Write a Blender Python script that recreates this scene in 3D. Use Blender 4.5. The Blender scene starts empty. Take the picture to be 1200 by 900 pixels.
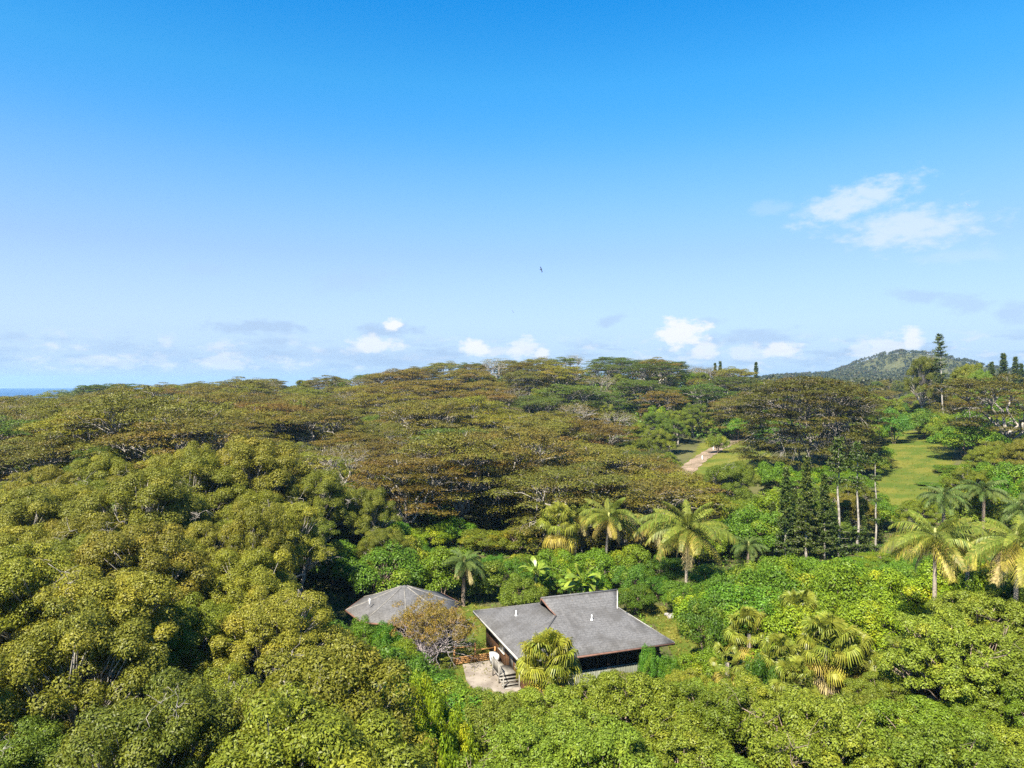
import bpy, bmesh, math, random
import numpy as np
from mathutils import Vector, Matrix

R = math.radians
SC = bpy.context.scene
COL = SC.collection
F = 832.0            # focal length in pixels of the 1200 x 900 photograph
CAMZ = 25.3          # drone height above the lawn beside the house

# ------------------------------------------------------------------ camera
cam_d = bpy.data.cameras.new('camera'); cam = bpy.data.objects.new('camera', cam_d); COL.objects.link(cam)
cam_d.sensor_fit = 'HORIZONTAL'; cam_d.sensor_width = 36.0; cam_d.lens = 36.0 * F / 1200.0
cam_d.clip_start = 0.5; cam_d.clip_end = 60000
cam.location = (0, 0, CAMZ); cam.rotation_euler = (R(90.0), 0, 0)
SC.camera = cam

# ------------------------------------------------------------------ light, sky
SUN_DIR = Vector((-0.34, -0.55, 0.78)).normalized()      # towards the sun
sun_el = math.asin(SUN_DIR.z); sun_az = math.atan2(SUN_DIR.x, SUN_DIR.y)
sd = bpy.data.lights.new('sun', 'SUN'); sd.energy = 5.0; sd.angle = R(0.53); sd.color = (1.0, 0.93, 0.80)
sun = bpy.data.objects.new('sun', sd); COL.objects.link(sun)
sun.rotation_euler = SUN_DIR.to_track_quat('Z', 'Y').to_euler(); sun.location = (-60, -60, 160)
vs = SC.view_settings
vs.view_transform = 'Standard'; vs.look = 'None'; vs.exposure = 1.75; vs.gamma = 1.0
vs.use_curve_mapping = False
cy = SC.cycles
cy.use_denoising = False; cy.use_adaptive_sampling = False; cy.max_bounces = 6; cy.diffuse_bounces = 3; cy.glossy_bounces = 2
cy.transmission_bounces = 3; cy.transparent_max_bounces = 4; cy.volume_bounces = 0
cy.caustics_reflective = False; cy.caustics_refractive = False
cy.sample_clamp_indirect = 6.0

class NT:
    """small node-tree writer"""
    def __init__(s, tree): s.t = tree; s.n = tree.nodes; s.l = tree.links
    def new(s, typ, **kw):
        n = s.n.new(typ)
        for k, v in kw.items(): setattr(n, k, v)
        return n
    def put(s, sock, v):
        if v is None: return
        if isinstance(v, bpy.types.NodeSocket): s.l.new(v, sock)
        else: sock.default_value = v
    def math(s, op, a, b=None, c=None, clamp=False):
        n = s.new('ShaderNodeMath', operation=op, use_clamp=clamp)
        for i, v in enumerate((a, b, c)): s.put(n.inputs[i], v)
        return n.outputs[0]
    def mix(s, f, a, b, blend='MIX'):
        n = s.new('ShaderNodeMix', data_type='RGBA', blend_type=blend)
        s.put(n.inputs[0], f)
        for i, v in ((6, a), (7, b)):
            if isinstance(v, (tuple, list)) and len(v) == 3: v = (*v, 1)
            s.put(n.inputs[i], v)
        return n.outputs[2]
    def smooth(s, v, a, b, c=0.0, d=1.0):
        n = s.new('ShaderNodeMapRange', interpolation_type='SMOOTHSTEP')
        s.put(n.inputs[0], v)
        for i, x in enumerate((a, b, c, d)): n.inputs[i + 1].default_value = x
        return n.outputs[0]
    def noise(s, vec, scale, detail=3.0, rough=0.55):
        n = s.new('ShaderNodeTexNoise'); s.put(n.inputs['Vector'], vec)
        n.inputs['Scale'].default_value = scale; n.inputs['Detail'].default_value = detail
        n.inputs['Roughness'].default_value = rough
        return n.outputs[0]

SKY_K = 0.055
def build_world():
    w = bpy.data.worlds.new('World'); SC.world = w; w.use_nodes = True
    w.node_tree.nodes.clear(); g = NT(w.node_tree)
    sky = g.new('ShaderNodeTexSky', sky_type='NISHITA', sun_disc=False)
    sky.sun_elevation = sun_el; sky.sun_rotation = sun_az
    sky.altitude = 60; sky.air_density = 1.0; sky.dust_density = 0.1; sky.ozone_density = 3.0
    hs = g.new('ShaderNodeHueSaturation'); hs.inputs['Hue'].default_value = 0.497; hs.inputs['Saturation'].default_value = 1.3
    hs.inputs['Value'].default_value = 1.0
    g.l.new(sky.outputs[0], hs.inputs['Color'])
    tc = g.new('ShaderNodeTexCoord'); sp = g.new('ShaderNodeSeparateXYZ'); g.l.new(tc.outputs['Generated'], sp.inputs[0])
    az = g.math('MULTIPLY', g.math('ARCTAN2', sp.outputs[0], sp.outputs[1]), 57.2958)
    el = g.math('MULTIPLY', g.math('ARCSINE', sp.outputs[2]), 57.2958)
    cb = g.new('ShaderNodeCombineXYZ'); g.put(cb.inputs[0], az); g.put(cb.inputs[1], el)
    P = cb.outputs[0]
    skyc = g.mix(1.0, hs.outputs[0], (.62, 1.06, 1.36), 'MULTIPLY')
    hz = g.math('POWER', g.smooth(el, 24.0, -1.0), 1.3)
    skyc = g.mix(g.math('MULTIPLY', hz, .93), skyc, (3.3, 4.25, 5.1))
    rp = g.new('ShaderNodeValToRGB'); g.put(rp.inputs[0], g.math('DIVIDE', el, 60.0)); cr = rp.color_ramp
    stops = [(0, (.42, .41, .46)), (4.8, (.505, .445, .46)), (10.2, (.515, .43, .45)), (16.7, (.585, .525, .455)), (22.8, (.52, .61, .48)), (28.4, (.16, .55, .50)), (40, (.20, .50, .46))]
    while len(cr.elements) < len(stops): cr.elements.new(.5)
    for e, (a, c) in zip(cr.elements, stops): e.position = a / 60.0
    for e, (a, c) in zip(cr.elements, stops): e.color = (c[0], c[1], c[2], 1)
    skyc = g.mix(1.0, g.mix(1.0, skyc, rp.outputs[0], 'MULTIPLY'), (2.06, 2.06, 2.06), 'MULTIPLY')
    mp = g.new('ShaderNodeMapping'); mp.inputs['Scale'].default_value = (1.0, 1.9, 1); g.l.new(P, mp.inputs[0])
    nz = g.noise(mp.outputs[0], 0.75, 6, 0.6)
    nz2 = g.noise(mp.outputs[0], 0.22, 5, 0.6)
    nn = g.math('MULTIPLY_ADD', g.math('SUBTRACT', nz, 0.5), 2.3, 0.0)
    band = g.math('MULTIPLY', g.smooth(el, 0.4, 1.4), g.smooth(el, 4.2, 2.4))
    mp2 = g.new('ShaderNodeMapping'); mp2.inputs['Scale'].default_value = (.55, 2.4, 1); g.l.new(P, mp2.inputs[0])
    n3 = g.noise(mp2.outputs[0], .42, 7, .62)
    col = g.mix(g.math('MULTIPLY', g.math('MULTIPLY', g.smooth(n3, 0.47, 0.62), band), 0.7), skyc, (2.45, 3.3, 4.5))
    mp3 = g.new('ShaderNodeMapping'); mp3.inputs['Scale'].default_value = (.8, 1.7, 1); mp3.inputs['Location'].default_value = (31, 7, 0); g.l.new(P, mp3.inputs[0])
    n4 = g.noise(mp3.outputs[0], .55, 7, .62)
    col = g.mix(g.math('MULTIPLY', g.math('MULTIPLY', g.smooth(n4, 0.50, 0.66), band), 0.75), col, (4.6, 4.9, 5.3))
    def layer(clouds, rgb, col, lo, hi):
        acc = None
        for (px, py, rx, ry, op, rot) in clouds:
            x = (px - 600) / F; z = (450 - py) / F
            a0 = math.degrees(math.atan(x)); e0 = math.degrees(math.atan(z / math.hypot(1, x)))
            k = math.degrees(1 / F) / (1 + x * x); k2 = math.degrees(1 / F) / math.hypot(1, x)
            m = g.new('ShaderNodeMapping', vector_type='TEXTURE'); g.l.new(P, m.inputs['Vector'])
            m.inputs['Location'].default_value = (a0, e0, 0); m.inputs['Rotation'].default_value = (0, 0, R(rot))
            m.inputs['Scale'].default_value = (rx * k * 1.1, ry * k2 * 1.1, 1)
            ln = g.new('ShaderNodeVectorMath', operation='LENGTH'); g.l.new(m.outputs[0], ln.inputs[0])
            v = g.math('SUBTRACT', g.math('ADD', 0.95, nn), ln.outputs['Value'])
            v = g.math('MULTIPLY', g.smooth(v, lo, hi), op)
            acc = v if acc is None else g.math('MAXIMUM', acc, v)
        return g.mix(acc, col, rgb)
    grey = [(305,384,66,9,.75,0),(325,400,20,5,.45,0),(455,388,38,9,.75,0),(14,394,18,6,.5,0),(75,398,13,5,.4,0),
            (135,407,34,8,.5,0),(190,417,80,12,.4,0),(300,414,60,9,.5,0),(400,416,80,10,.5,0),(490,421,60,11,.55,0),
            (715,376,18,7,.55,15),(880,395,62,10,.6,0),(1075,347,34,9,.5,-5),(1130,356,38,12,.45,-10),(1188,367,26,14,.5,0),
            (415,328,54,16,.22,10),(240,316,28,8,.16,0),(832,376,18,5,.35,0)]
    wisp = [(1000,236,66,18,.55,14),(1066,267,80,22,.5,0),(950,246,26,9,.2,20),(905,244,30,8,.14,0),(1130,300,60,8,.12,0)]
    white = [(799,391,32,19,.97,0),(825,412,18,12,.7,0),(915,411,30,9,.8,0),
             (872,413,26,10,.45,0),(1068,397,15,14,.85,0),(1042,406,30,14,.6,10),(1012,411,18,11,.45,0),(438,404,34,11,.75,0),
             (459,381,11,8,.97,0),(556,407,20,11,.97,0),(612,408,20,12,.7,20),(638,414,11,7,.9,0),(265,425,34,11,.5,0),(120,424,50,8,.35,0)]
    col = layer(grey, (2.5, 3.35, 4.6, 1), col, -.25, .7)
    col = layer(wisp, (5.3, 5.4, 5.5, 1), col, -.35, .75)
    col = layer(white, (5.4, 5.45, 5.5, 1), col, -.12, .5)
    bg = g.new('ShaderNodeBackground'); g.put(bg.inputs[0], col); bg.inputs[1].default_value = SKY_K
    out = g.new('ShaderNodeOutputWorld'); g.l.new(bg.outputs[0], out.inputs[0])
    w.cycles.sampling_method = 'MANUAL'; w.cycles.sample_map_resolution = 512
build_world()

# ------------------------------------------------------------------ materials
def newmat(name):
    m = bpy.data.materials.new(name); m.use_nodes = True; m.node_tree.nodes.clear()
    g = NT(m.node_tree); out = g.new('ShaderNodeOutputMaterial')
    return m, g, out

def simple(name, col, rough=0.8, noise_scale=None, var=0.25, bump=0.0, spec=0.3, col2=None, stretch=None, metallic=0.0):
    m, g, out = newmat(name)
    b = g.new('ShaderNodeBsdfPrincipled'); b.inputs['Roughness'].default_value = rough
    b.inputs['Specular IOR Level'].default_value = spec; b.inputs['Metallic'].default_value = metallic
    if noise_scale:
        tc = g.new('ShaderNodeTexCoord'); v = tc.outputs['Object']
        if stretch:
            mp = g.new('ShaderNodeMapping'); mp.inputs['Scale'].default_value = stretch; g.l.new(v, mp.inputs[0]); v = mp.outputs[0]
        n = g.noise(v, noise_scale, 5, 0.6)
        c2 = col2 or tuple(c * (1 - var * 1.6) for c in col); c1 = tuple(c * (1 + var) for c in col) if col2 is None else col
        g.put(b.inputs['Base Color'], g.mix(g.smooth(n, 0.3, 0.7), c2, c1))
        if bump:
            bp = g.new('ShaderNodeBump'); bp.inputs['Strength'].default_value = bump; bp.inputs['Distance'].default_value = 0.05
            g.put(bp.inputs['Height'], n); g.l.new(bp.outputs[0], b.inputs['Normal'])
    else: b.inputs['Base Color'].default_value = (*col, 1)
    g.l.new(b.outputs[0], out.inputs[0])
    return m

def leafmat(name, a, b, accent, acc_lo=0.72, transl=0.24, rough=0.5, spec=0.22):
    """a..b by single leaf, accent for some clumps; times the object's own tint"""
    m, g, out = newmat(name)
    at = g.new('ShaderNodeAttribute', attribute_name='leaf'); sp = g.new('ShaderNodeSeparateColor'); g.l.new(at.outputs['Color'], sp.inputs[0])
    c = g.mix(sp.outputs[0], a, b)
    c = g.mix(g.math('MULTIPLY', g.smooth(sp.outputs[1], acc_lo, 1.0), 0.85), c, accent)
    oi = g.new('ShaderNodeObjectInfo')
    c = g.mix(1.0, c, oi.outputs['Color'], 'MULTIPLY')
    c = g.mix(1.0, c, (1.12, 1.04, .55), 'MULTIPLY')
    hs = g.new('ShaderNodeHueSaturation'); g.put(hs.inputs['Color'], c)
    g.put(hs.inputs['Hue'], g.math('MULTIPLY_ADD', oi.outputs['Random'], 0.03, 0.488))
    g.put(hs.inputs['Value'], g.math('MULTIPLY_ADD', sp.outputs[2], 0.55, 0.72))
    p = g.new('ShaderNodeBsdfPrincipled'); g.l.new(hs.outputs[0], p.inputs['Base Color'])
    p.inputs['Roughness'].default_value = rough; p.inputs['Specular IOR Level'].default_value = spec
    t = g.new('ShaderNodeBsdfTranslucent')
    g.put(t.inputs[0], g.mix(1.0, hs.outputs[0], (1.2, 1.1, 0.45), 'MULTIPLY'))
    mx = g.new('ShaderNodeMixShader'); mx.inputs[0].default_value = transl
    g.l.new(p.outputs[0], mx.inputs[1]); g.l.new(t.outputs[0], mx.inputs[2]); g.l.new(mx.outputs[0], out.inputs[0])
    return m

M = {}
M['olive'] = leafmat('olive_leaves', (.100,.112,.020), (.162,.166,.032), (.198,.186,.036), .76)
M['umbrella'] = leafmat('umbrella_leaves', (.092,.130,.019), (.145,.184,.030), (.18,.20,.03), .88)
M['shrub'] = leafmat('shrub_leaves', (.07,.12,.018), (.13,.19,.03), (.21,.22,.03), .78)
M['albizia'] = leafmat('albizia_leaves', (.080,.083,.018), (.118,.113,.024), (.122,.088,.031), .64, transl=.16)
M['pine'] = leafmat('pine_needles', (.038,.064,.018), (.060,.090,.025), (.08,.095,.028), .8, transl=.15)
M['coco'] = leafmat('coconut_leaflets', (.098,.14,.030), (.165,.19,.050), (.25,.21,.08), .78, rough=.5, spec=.25)
M['fan'] = leafmat('fan_leaflets', (.11,.14,.03), (.18,.20,.045), (.26,.23,.08), .75, rough=.4)
M['oldfrond'] = leafmat('yellowing_leaflets', (.18,.17,.04), (.26,.23,.07), (.30,.24,.13), .6, rough=.5)
M['deadfrond'] = leafmat('dried_leaflets', (.20,.16,.12), (.28,.23,.19), (.33,.28,.24), .6, rough=.7, transl=.15)
M['dark_palm'] = leafmat('dark_leaflets', (.05,.085,.03), (.085,.125,.05), (.12,.14,.06), .8, rough=.55, spec=.2)
M['banana'] = leafmat('banana_blades', (.13,.20,.03), (.19,.26,.05), (.28,.26,.05), .85, transl=.35, rough=.35, spec=.5)
M['rust'] = leafmat('rusty_leaves', (.13,.10,.03), (.19,.15,.04), (.2,.12,.05), .6)
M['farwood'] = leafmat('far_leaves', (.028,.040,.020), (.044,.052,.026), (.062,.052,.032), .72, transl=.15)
M['grasses'] = leafmat('grass_blades', (.08,.10,.02), (.15,.14,.04), (.19,.16,.06), .7)
M['bark_pale'] = simple('pale_bark', (.27,.24,.20), .85, 3.0, .3, .4)
M['bark_brown'] = simple('brown_bark', (.20,.15,.11), .9, 3.0, .3, .4)
M['bark_palm'] = simple('palm_trunk', (.25,.21,.16), .9, 6.0, .3, .4, stretch=(1, 1, 4))
M['rachis'] = simple('frond_stalk', (.24,.25,.07), .5, 2.0, .2)
M['twig'] = simple('grey_twigs', (.31,.265,.26), .9, 2.0, .2)
M['white'] = simple('white_paint', (.78,.77,.74), .5, 2.0, .04)
M['rock'] = simple('pale_rock', (.24,.225,.21), .9, 2.5, .3, .5)
M['bird_dark'] = simple('dark_feathers', (.02,.02,.022), .6, 30.0, .3)
M['bird_grey'] = simple('grey_feathers', (.22,.25,.27), .6, 30.0, .2)
M['timber'] = simple('weathered_grey_timber', (.20,.185,.16), .8, 3.0, .25, .2, stretch=(1, 1, .15))
M['orange_wood'] = simple('stained_fence_boards', (.27,.14,.045), .7, 3.0, .25, .2)
M['wall_brown'] = simple('brown_board_siding', (.14,.07,.03), .75, 4.0, .3, .3, stretch=(1, 1, .1))
M['skirt'] = simple('grey_green_boards', (.15,.155,.115), .8, 3.0, .25, .2, stretch=(1, 1, .15))
M['screen'] = simple('dark_screen_and_gablet_shade', (.018,.014,.013), .6, 20.0, .3)  # dark mesh; on the gablet walls its near-black stands for overhang shade
M['glass'] = simple('window_glass', (.03,.04,.045), .08, 2.0, .1, spec=.6)
M['gutter'] = simple('brown_gutter', (.16,.085,.06), .4, 3.0, .15)
M['fascia'] = simple('pale_fascia', (.40,.38,.34), .6, 3.0, .12)
M['concrete'] = simple('patio_concrete', (.25,.215,.175), .9, 0.9, .3, .15, col2=(.15,.125,.10))
M['gravel'] = simple('pinkish_gravel', (.24,.175,.125), .95, .35, .2, .3, col2=(.12,.09,.055))
M['plastic'] = simple('white_casing', (.70,.70,.68), .4, 3.0, .05)
M['grille'] = simple('dark_grille', (.05,.05,.05), .5, 10.0, .2)

def shingle_mat():
    m, g, out = newmat('asphalt_shingles')
    b = g.new('ShaderNodeBsdfPrincipled'); b.inputs['Roughness'].default_value = .85; b.inputs['Specular IOR Level'].default_value = .25
    tc = g.new('ShaderNodeTexCoord'); o = tc.outputs['Object']
    n1 = g.noise(o, 7.0, 4, .7); n2 = g.noise(o, .55, 5, .6)
    mp = g.new('ShaderNodeMapping'); mp.inputs['Scale'].default_value = (1.6, .22, .22); g.l.new(o, mp.inputs[0])
    n3 = g.noise(mp.outputs[0], 1.3, 4, .6)
    c = g.mix(g.smooth(n1, .35, .65), (.080,.078,.077), (.132,.128,.126))
    c = g.mix(g.math('MULTIPLY', g.smooth(n2, .42, .68), .75), c, (.066,.062,.058))
    c = g.mix(g.math('MULTIPLY', g.smooth(n3, .5, .75), .35), c, (.165,.157,.152))
    bk = g.new('ShaderNodeTexBrick'); bk.inputs['Scale'].default_value = 1.0; g.l.new(o, bk.inputs['Vector'])
    bk.inputs['Brick Width'].default_value = .62; bk.inputs['Row Height'].default_value = .27; bk.inputs['Mortar Size'].default_value = .022
    bk.inputs['Color1'].default_value = (1, 1, 1, 1); bk.inputs['Color2'].default_value = (.82, .82, .82, 1); bk.inputs['Mortar'].default_value = (.55, .55, .55, 1)
    c = g.mix(.6, c, g.mix(1.0, c, bk.outputs['Color'], 'MULTIPLY'))
    c = g.mix(g.math('MULTIPLY', g.smooth(g.noise(o, 2.6, 3, .7), .66, .74), .8), c, (.10,.075,.04))
    g.put(b.inputs['Base Color'], c)
    bp = g.new('ShaderNodeBump'); bp.inputs['Strength'].default_value = .35; bp.inputs['Distance'].default_value = .03
    g.put(bp.inputs['Height'], g.math('ADD', n1, bk.outputs['Fac'])); g.l.new(bp.outputs[0], b.inputs['Normal'])
    g.l.new(b.outputs[0], out.inputs[0]); return m
M['shingle'] = shingle_mat()

def ground_mat(name, c1, c2, c3, s1=.06, s2=.6):
    m, g, out = newmat(name)
    b = g.new('ShaderNodeBsdfPrincipled'); b.inputs['Roughness'].default_value = .95; b.inputs['Specular IOR Level'].default_value = .1
    ge = g.new('ShaderNodeNewGeometry'); p = ge.outputs['Position']
    c = g.mix(g.smooth(g.noise(p, s1, 5, .6), .38, .62), c1, c2)
    n2 = g.noise(p, s2, 6, .7)
    c = g.mix(g.smooth(n2, .5, .72), c, c3)
    g.put(b.inputs['Base Color'], c)
    bp = g.new('ShaderNodeBump'); bp.inputs['Strength'].default_value = .5; bp.inputs['Distance'].default_value = .25
    g.put(bp.inputs['Height'], g.noise(p, 1.8, 5, .7)); g.l.new(bp.outputs[0], b.inputs['Normal'])
    g.l.new(b.outputs[0], out.inputs[0]); return m
M['soil'] = ground_mat('forest_floor', (.055,.06,.02), (.085,.085,.03), (.07,.05,.03))
M['lawn'] = ground_mat('dry_lawn', (.058,.086,.010), (.118,.115,.018), (.075,.088,.012), .14, .8)

def sea_mat():
    m, g, out = newmat('sea_water')
    b = g.new('ShaderNodeBsdfPrincipled'); b.inputs['Base Color'].default_value = (.004,.04,.12, 1)
    b.inputs['Roughness'].default_value = .35; b.inputs['Specular IOR Level'].default_value = .12
    ge = g.new('ShaderNodeNewGeometry')
    bp = g.new('ShaderNodeBump'); bp.inputs['Strength'].default_value = .8; bp.inputs['Distance'].default_value = 1.5
    g.put(bp.inputs['Height'], g.noise(ge.outputs['Position'], .05, 4, .6)); g.l.new(bp.outputs[0], b.inputs['Normal'])
    g.l.new(b.outputs[0], out.inputs[0]); return m
M['sea'] = sea_mat()

# ------------------------------------------------------------------ mesh helpers
class Acc:
    """collects polygons (and the per-face 'leaf' colour) for ONE mesh"""
    def __init__(s): s.v = []; s.f = []; s.fc = []; s.n = 0; s.q = []      # q: bulk quads (verts Nx4x3, colours Nx3)
    def add(s, verts, faces, col=(.5, .3, .5)):
        s.v.extend(verts)
        for f in faces: s.f.append(tuple(i + s.n for i in f)); s.fc.append(col)
        s.n += len(verts)
    def quads(s, Q, C): s.q.append((np.asarray(Q, np.float32), np.asarray(C, np.float32)))
    def tube(s, pts, rads, n=6, col=(.5, .3, .5), cap=True):
        pts = [Vector(p) for p in pts]; vs_ = []; m = len(pts)
        for i, p in enumerate(pts):
            d = (pts[min(i + 1, m - 1)] - pts[max(i - 1, 0)])
            d = d.normalized() if d.length > 1e-6 else Vector((0, 0, 1))
            a = d.cross(Vector((0, 0, 1)) if abs(d.z) < .9 else Vector((1, 0, 0))).normalized(); b = d.cross(a)
            for k in range(n):
                t = 2 * math.pi * k / n
                vs_.append(p + (a * math.cos(t) + b * math.sin(t)) * rads[i])
        fs = [(i * n + k, i * n + (k + 1) % n, (i + 1) * n + (k + 1) % n, (i + 1) * n + k) for i in range(m - 1) for k in range(n)]
        if cap: fs += [tuple(range(n))[::-1], tuple((m - 1) * n + k for k in range(n))]
        s.add([tuple(v) for v in vs_], fs, col)
    def box(s, x0, x1, y0, y1, z0, z1, mat=None):
        v = [(x, y, z) for z in (z0, z1) for y in (y0, y1) for x in (x0, x1)]
        if mat is not None: v = [tuple(mat @ Vector(p)) for p in v]
        s.add(v, [(0, 2, 3, 1), (4, 5, 7, 6), (0, 1, 5, 4), (1, 3, 7, 5), (3, 2, 6, 7), (2, 0, 4, 6)])
    def mesh(s, name, mat, smooth=False):
        me = bpy.data.meshes.new(name)
        v = np.array(s.v, np.float32).reshape(-1, 3); nv0 = len(v)
        loops = [i for f in s.f for i in f]; sizes = [len(f) for f in s.f]; cols = list(s.fc)
        V = [v]; L = [np.array(loops, np.int32)]; S = [np.array(sizes, np.int32)]; C = [np.array(cols, np.float32).reshape(-1, 3)]
        o = nv0
        for Q, c in s.q:
            k = len(Q); V.append(Q.reshape(-1, 3)); L.append(np.arange(o, o + 4 * k, dtype=np.int32)); S.append(np.full(k, 4, np.int32)); C.append(c); o += 4 * k
        V = np.concatenate(V); L = np.concatenate(L); S = np.concatenate(S); C = np.concatenate(C)
        me.vertices.add(len(V)); me.vertices.foreach_set('co', V.ravel())
        me.loops.add(len(L)); me.loops.foreach_set('vertex_index', L)
        me.polygons.add(len(S)); me.polygons.foreach_set('loop_start', np.concatenate([[0], np.cumsum(S)[:-1]]).astype(np.int32))
        me.polygons.foreach_set('loop_total', S)
        if smooth: me.polygons.foreach_set('use_smooth', np.ones(len(S), bool))
        at = me.attributes.new('leaf', 'FLOAT_COLOR', 'FACE')
        at.data.foreach_set('color', np.concatenate([C, np.ones((len(C), 1), np.float32)], 1).ravel())
        me.update(calc_edges=True); me.materials.append(mat if not isinstance(mat, str) else M[mat])
        return me

def link(name, me, parent=None, loc=(0, 0, 0), rot=(0, 0, 0), scale=(1, 1, 1), color=None):
    o = bpy.data.objects.new(name, me); COL.objects.link(o)
    o.parent = parent; o.location = loc; o.rotation_euler = rot; o.scale = scale
    if color: o.color = (*color, 1)
    return o
def tag(o, label=None, cat=None, group=None, kind=None):
    if label: o['label'] = label
    if cat: o['category'] = cat
    if group: o['group'] = group
    if kind: o['kind'] = kind
    return o

def leaf_quads(rng, P, N, L, W, clump):
    """rhombic leaves at P facing N; clump = per-leaf clump value"""
    k = len(P)
    N = N / np.linalg.norm(N, axis=1, keepdims=True)
    T = rng.normal(size=(k, 3)); T -= (T * N).sum(1, keepdims=True) * N; T /= np.linalg.norm(T, axis=1, keepdims=True) + 1e-9
    B = np.cross(N, T)
    l = (L * rng.uniform(.7, 1.3, k))[:, None]; w = (W * rng.uniform(.7, 1.3, k))[:, None]
    Q = np.stack([P - T * l * .5, P + B * w * .5 - T * l * .08, P + T * l * .5 - N * l * .12, P - B * w * .5 - T * l * .08], 1)
    C = np.stack([rng.random(k), clump, rng.random(k)], 1)
    return Q, C

def puff(rng, c, r, n, flat=(1, 1, 1), zmin=-.25):
    """n points and normals over the upper shell of a clump"""
    D = rng.normal(size=(int(n * 2.2), 3)); D /= np.linalg.norm(D, axis=1, keepdims=True)
    D = D[D[:, 2] > zmin][:n]; k = len(D)
    rr = r * (1 - .33 * rng.random(k) ** 2) * rng.uniform(.92, 1.1, k)
    P = np.array(c) + D * rr[:, None] * np.array(flat)
    N = D * .85 + np.array([0, 0, .25]) + rng.normal(size=(k, 3)) * .33
    return P, N

# ------------------------------------------------------------------ terrain
CT = [ # photo column, distance, ground height
 (-300,25,-1),(100,25,0),(400,25,-1),(700,25,-3),(1000,25,-3),(1500,25,-2),
 (-200,50,2),(150,50,1.5),(400,50,0),(560,50,-.6),(700,50,-.9),(900,50,-1),(1060,50,1.0),(1200,50,2.6),(1500,50,3),
 (0,72,4),(250,72,3.2),(400,70,.6),(480,68,0),(560,66,0),(640,60,0),(740,60,0),(790,64,0),(700,74,0),(560,78,.2),(480,78,.3),(900,72,.3),(1100,70,2.2),(1350,70,3.5),
 (0,100,5),(250,100,5),(420,98,2.5),(560,100,.8),(700,98,-.5),(806,81,-.1),(930,103,0),(1060,100,1.2),(1250,100,3),(1450,100,6),
 (-250,110,5),(0,140,5.5),(250,140,6),(430,130,3),(540,125,.6),(700,132,-4),(820,125,-4.5),(930,130,1),(1060,135,5),(1120,140,6),(1250,140,8),
 (-300,200,4),(0,200,6),(250,200,7.5),(430,200,6),(560,200,4.5),(700,200,1.5),(800,180,2.6),(838,215,5.3),(870,185,5),(950,165,4),(1070,175,7.6),(1070,210,10.2),(1250,200,12),
 (-300,260,2),(0,260,3.5),(250,260,8.5),(430,260,10.5),(560,260,12),(700,260,10),(810,260,9),(930,250,9),(1060,260,12),(1250,260,16),
 (-300,320,3),(0,315,1.5),(75,315,6),(150,315,12.5),(250,315,14.5),(350,315,16),(450,320,19.5),(560,325,25),(700,335,27.5),(800,325,23),(880,330,18),(1000,330,12),(1150,330,15),(1400,330,19),
 (-300,420,-10),(0,420,-12),(350,420,-6),(560,430,6),(700,430,10),(850,430,12),(1000,430,14),(1200,430,18),(1400,430,20)]
cp = np.array([((p - 600) / F * d, d, z) for p, d, z in CT])
def _tps(r2): return np.where(r2 > 1e-9, .5 * r2 * np.log(np.maximum(r2, 1e-9)), 0.0)
_n = len(cp); _S = 100.0
_x = cp[:, :2] / _S
_K = _tps(((_x[:, None] - _x[None]) ** 2).sum(-1)) + np.eye(_n) * .004
_Pm = np.concatenate([np.ones((_n, 1)), _x], 1)
_A = np.zeros((_n + 3, _n + 3)); _A[:_n, :_n] = _K; _A[:_n, _n:] = _Pm; _A[_n:, :_n] = _Pm.T
_w = np.linalg.solve(_A, np.concatenate([cp[:, 2], np.zeros(3)]))
def sstep(a, b, x):
    t = np.clip((x - a) / (b - a), 0, 1); return t * t * (3 - 2 * t)
def ground(x, y):
    x = np.atleast_1d(np.asarray(x, float)); y = np.atleast_1d(np.asarray(y, float))
    xr = np.clip(x, -260, 330); yr = np.clip(y, 15, 430)
    q = np.stack([xr, yr], -1) / _S
    near = np.empty(len(q))
    for i in range(0, len(q), 20000):
        k = _tps(((q[i:i + 20000, None] - _x[None]) ** 2).sum(-1))
        near[i:i + 20000] = k @ _w[:_n] + _w[_n] + q[i:i + 20000] @ _w[_n + 1:]
    yy = np.maximum(y, 60.0); p = 600 + F * x / yy
    s = sstep(620, 930, p)
    left = np.maximum(-30, 6 - (y - 330) * .16)
    right = 16 + 8 * sstep(380, 650, y)
    right = right + sstep(800, 900, p) * 15 * np.exp(-((y - 1400) / 330) ** 2) + 4 * np.sin(x / 83.) * sstep(500, 700, y)
    hx = x - 782
    right = right + 48 * np.exp(-np.abs(hx / np.where(hx < 0, 76, 92)) ** 2.3 - ((y - 1420) / 230) ** 2)
    right = right - 95 * sstep(1800, 3000, y)
    far = left * (1 - s) + right * s
    t = sstep(350, 470, y)
    side = sstep(240, 420, np.abs(x)) * sstep(300, 120, y) * 0
    return near * (1 - t) + far * t + side
def G(px, d):
    x = (px - 600) / F * d
    return Vector((x, d, float(ground(x, d)[0])))
def topz(py, d): return CAMZ + (450 - py) / F * d

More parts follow.
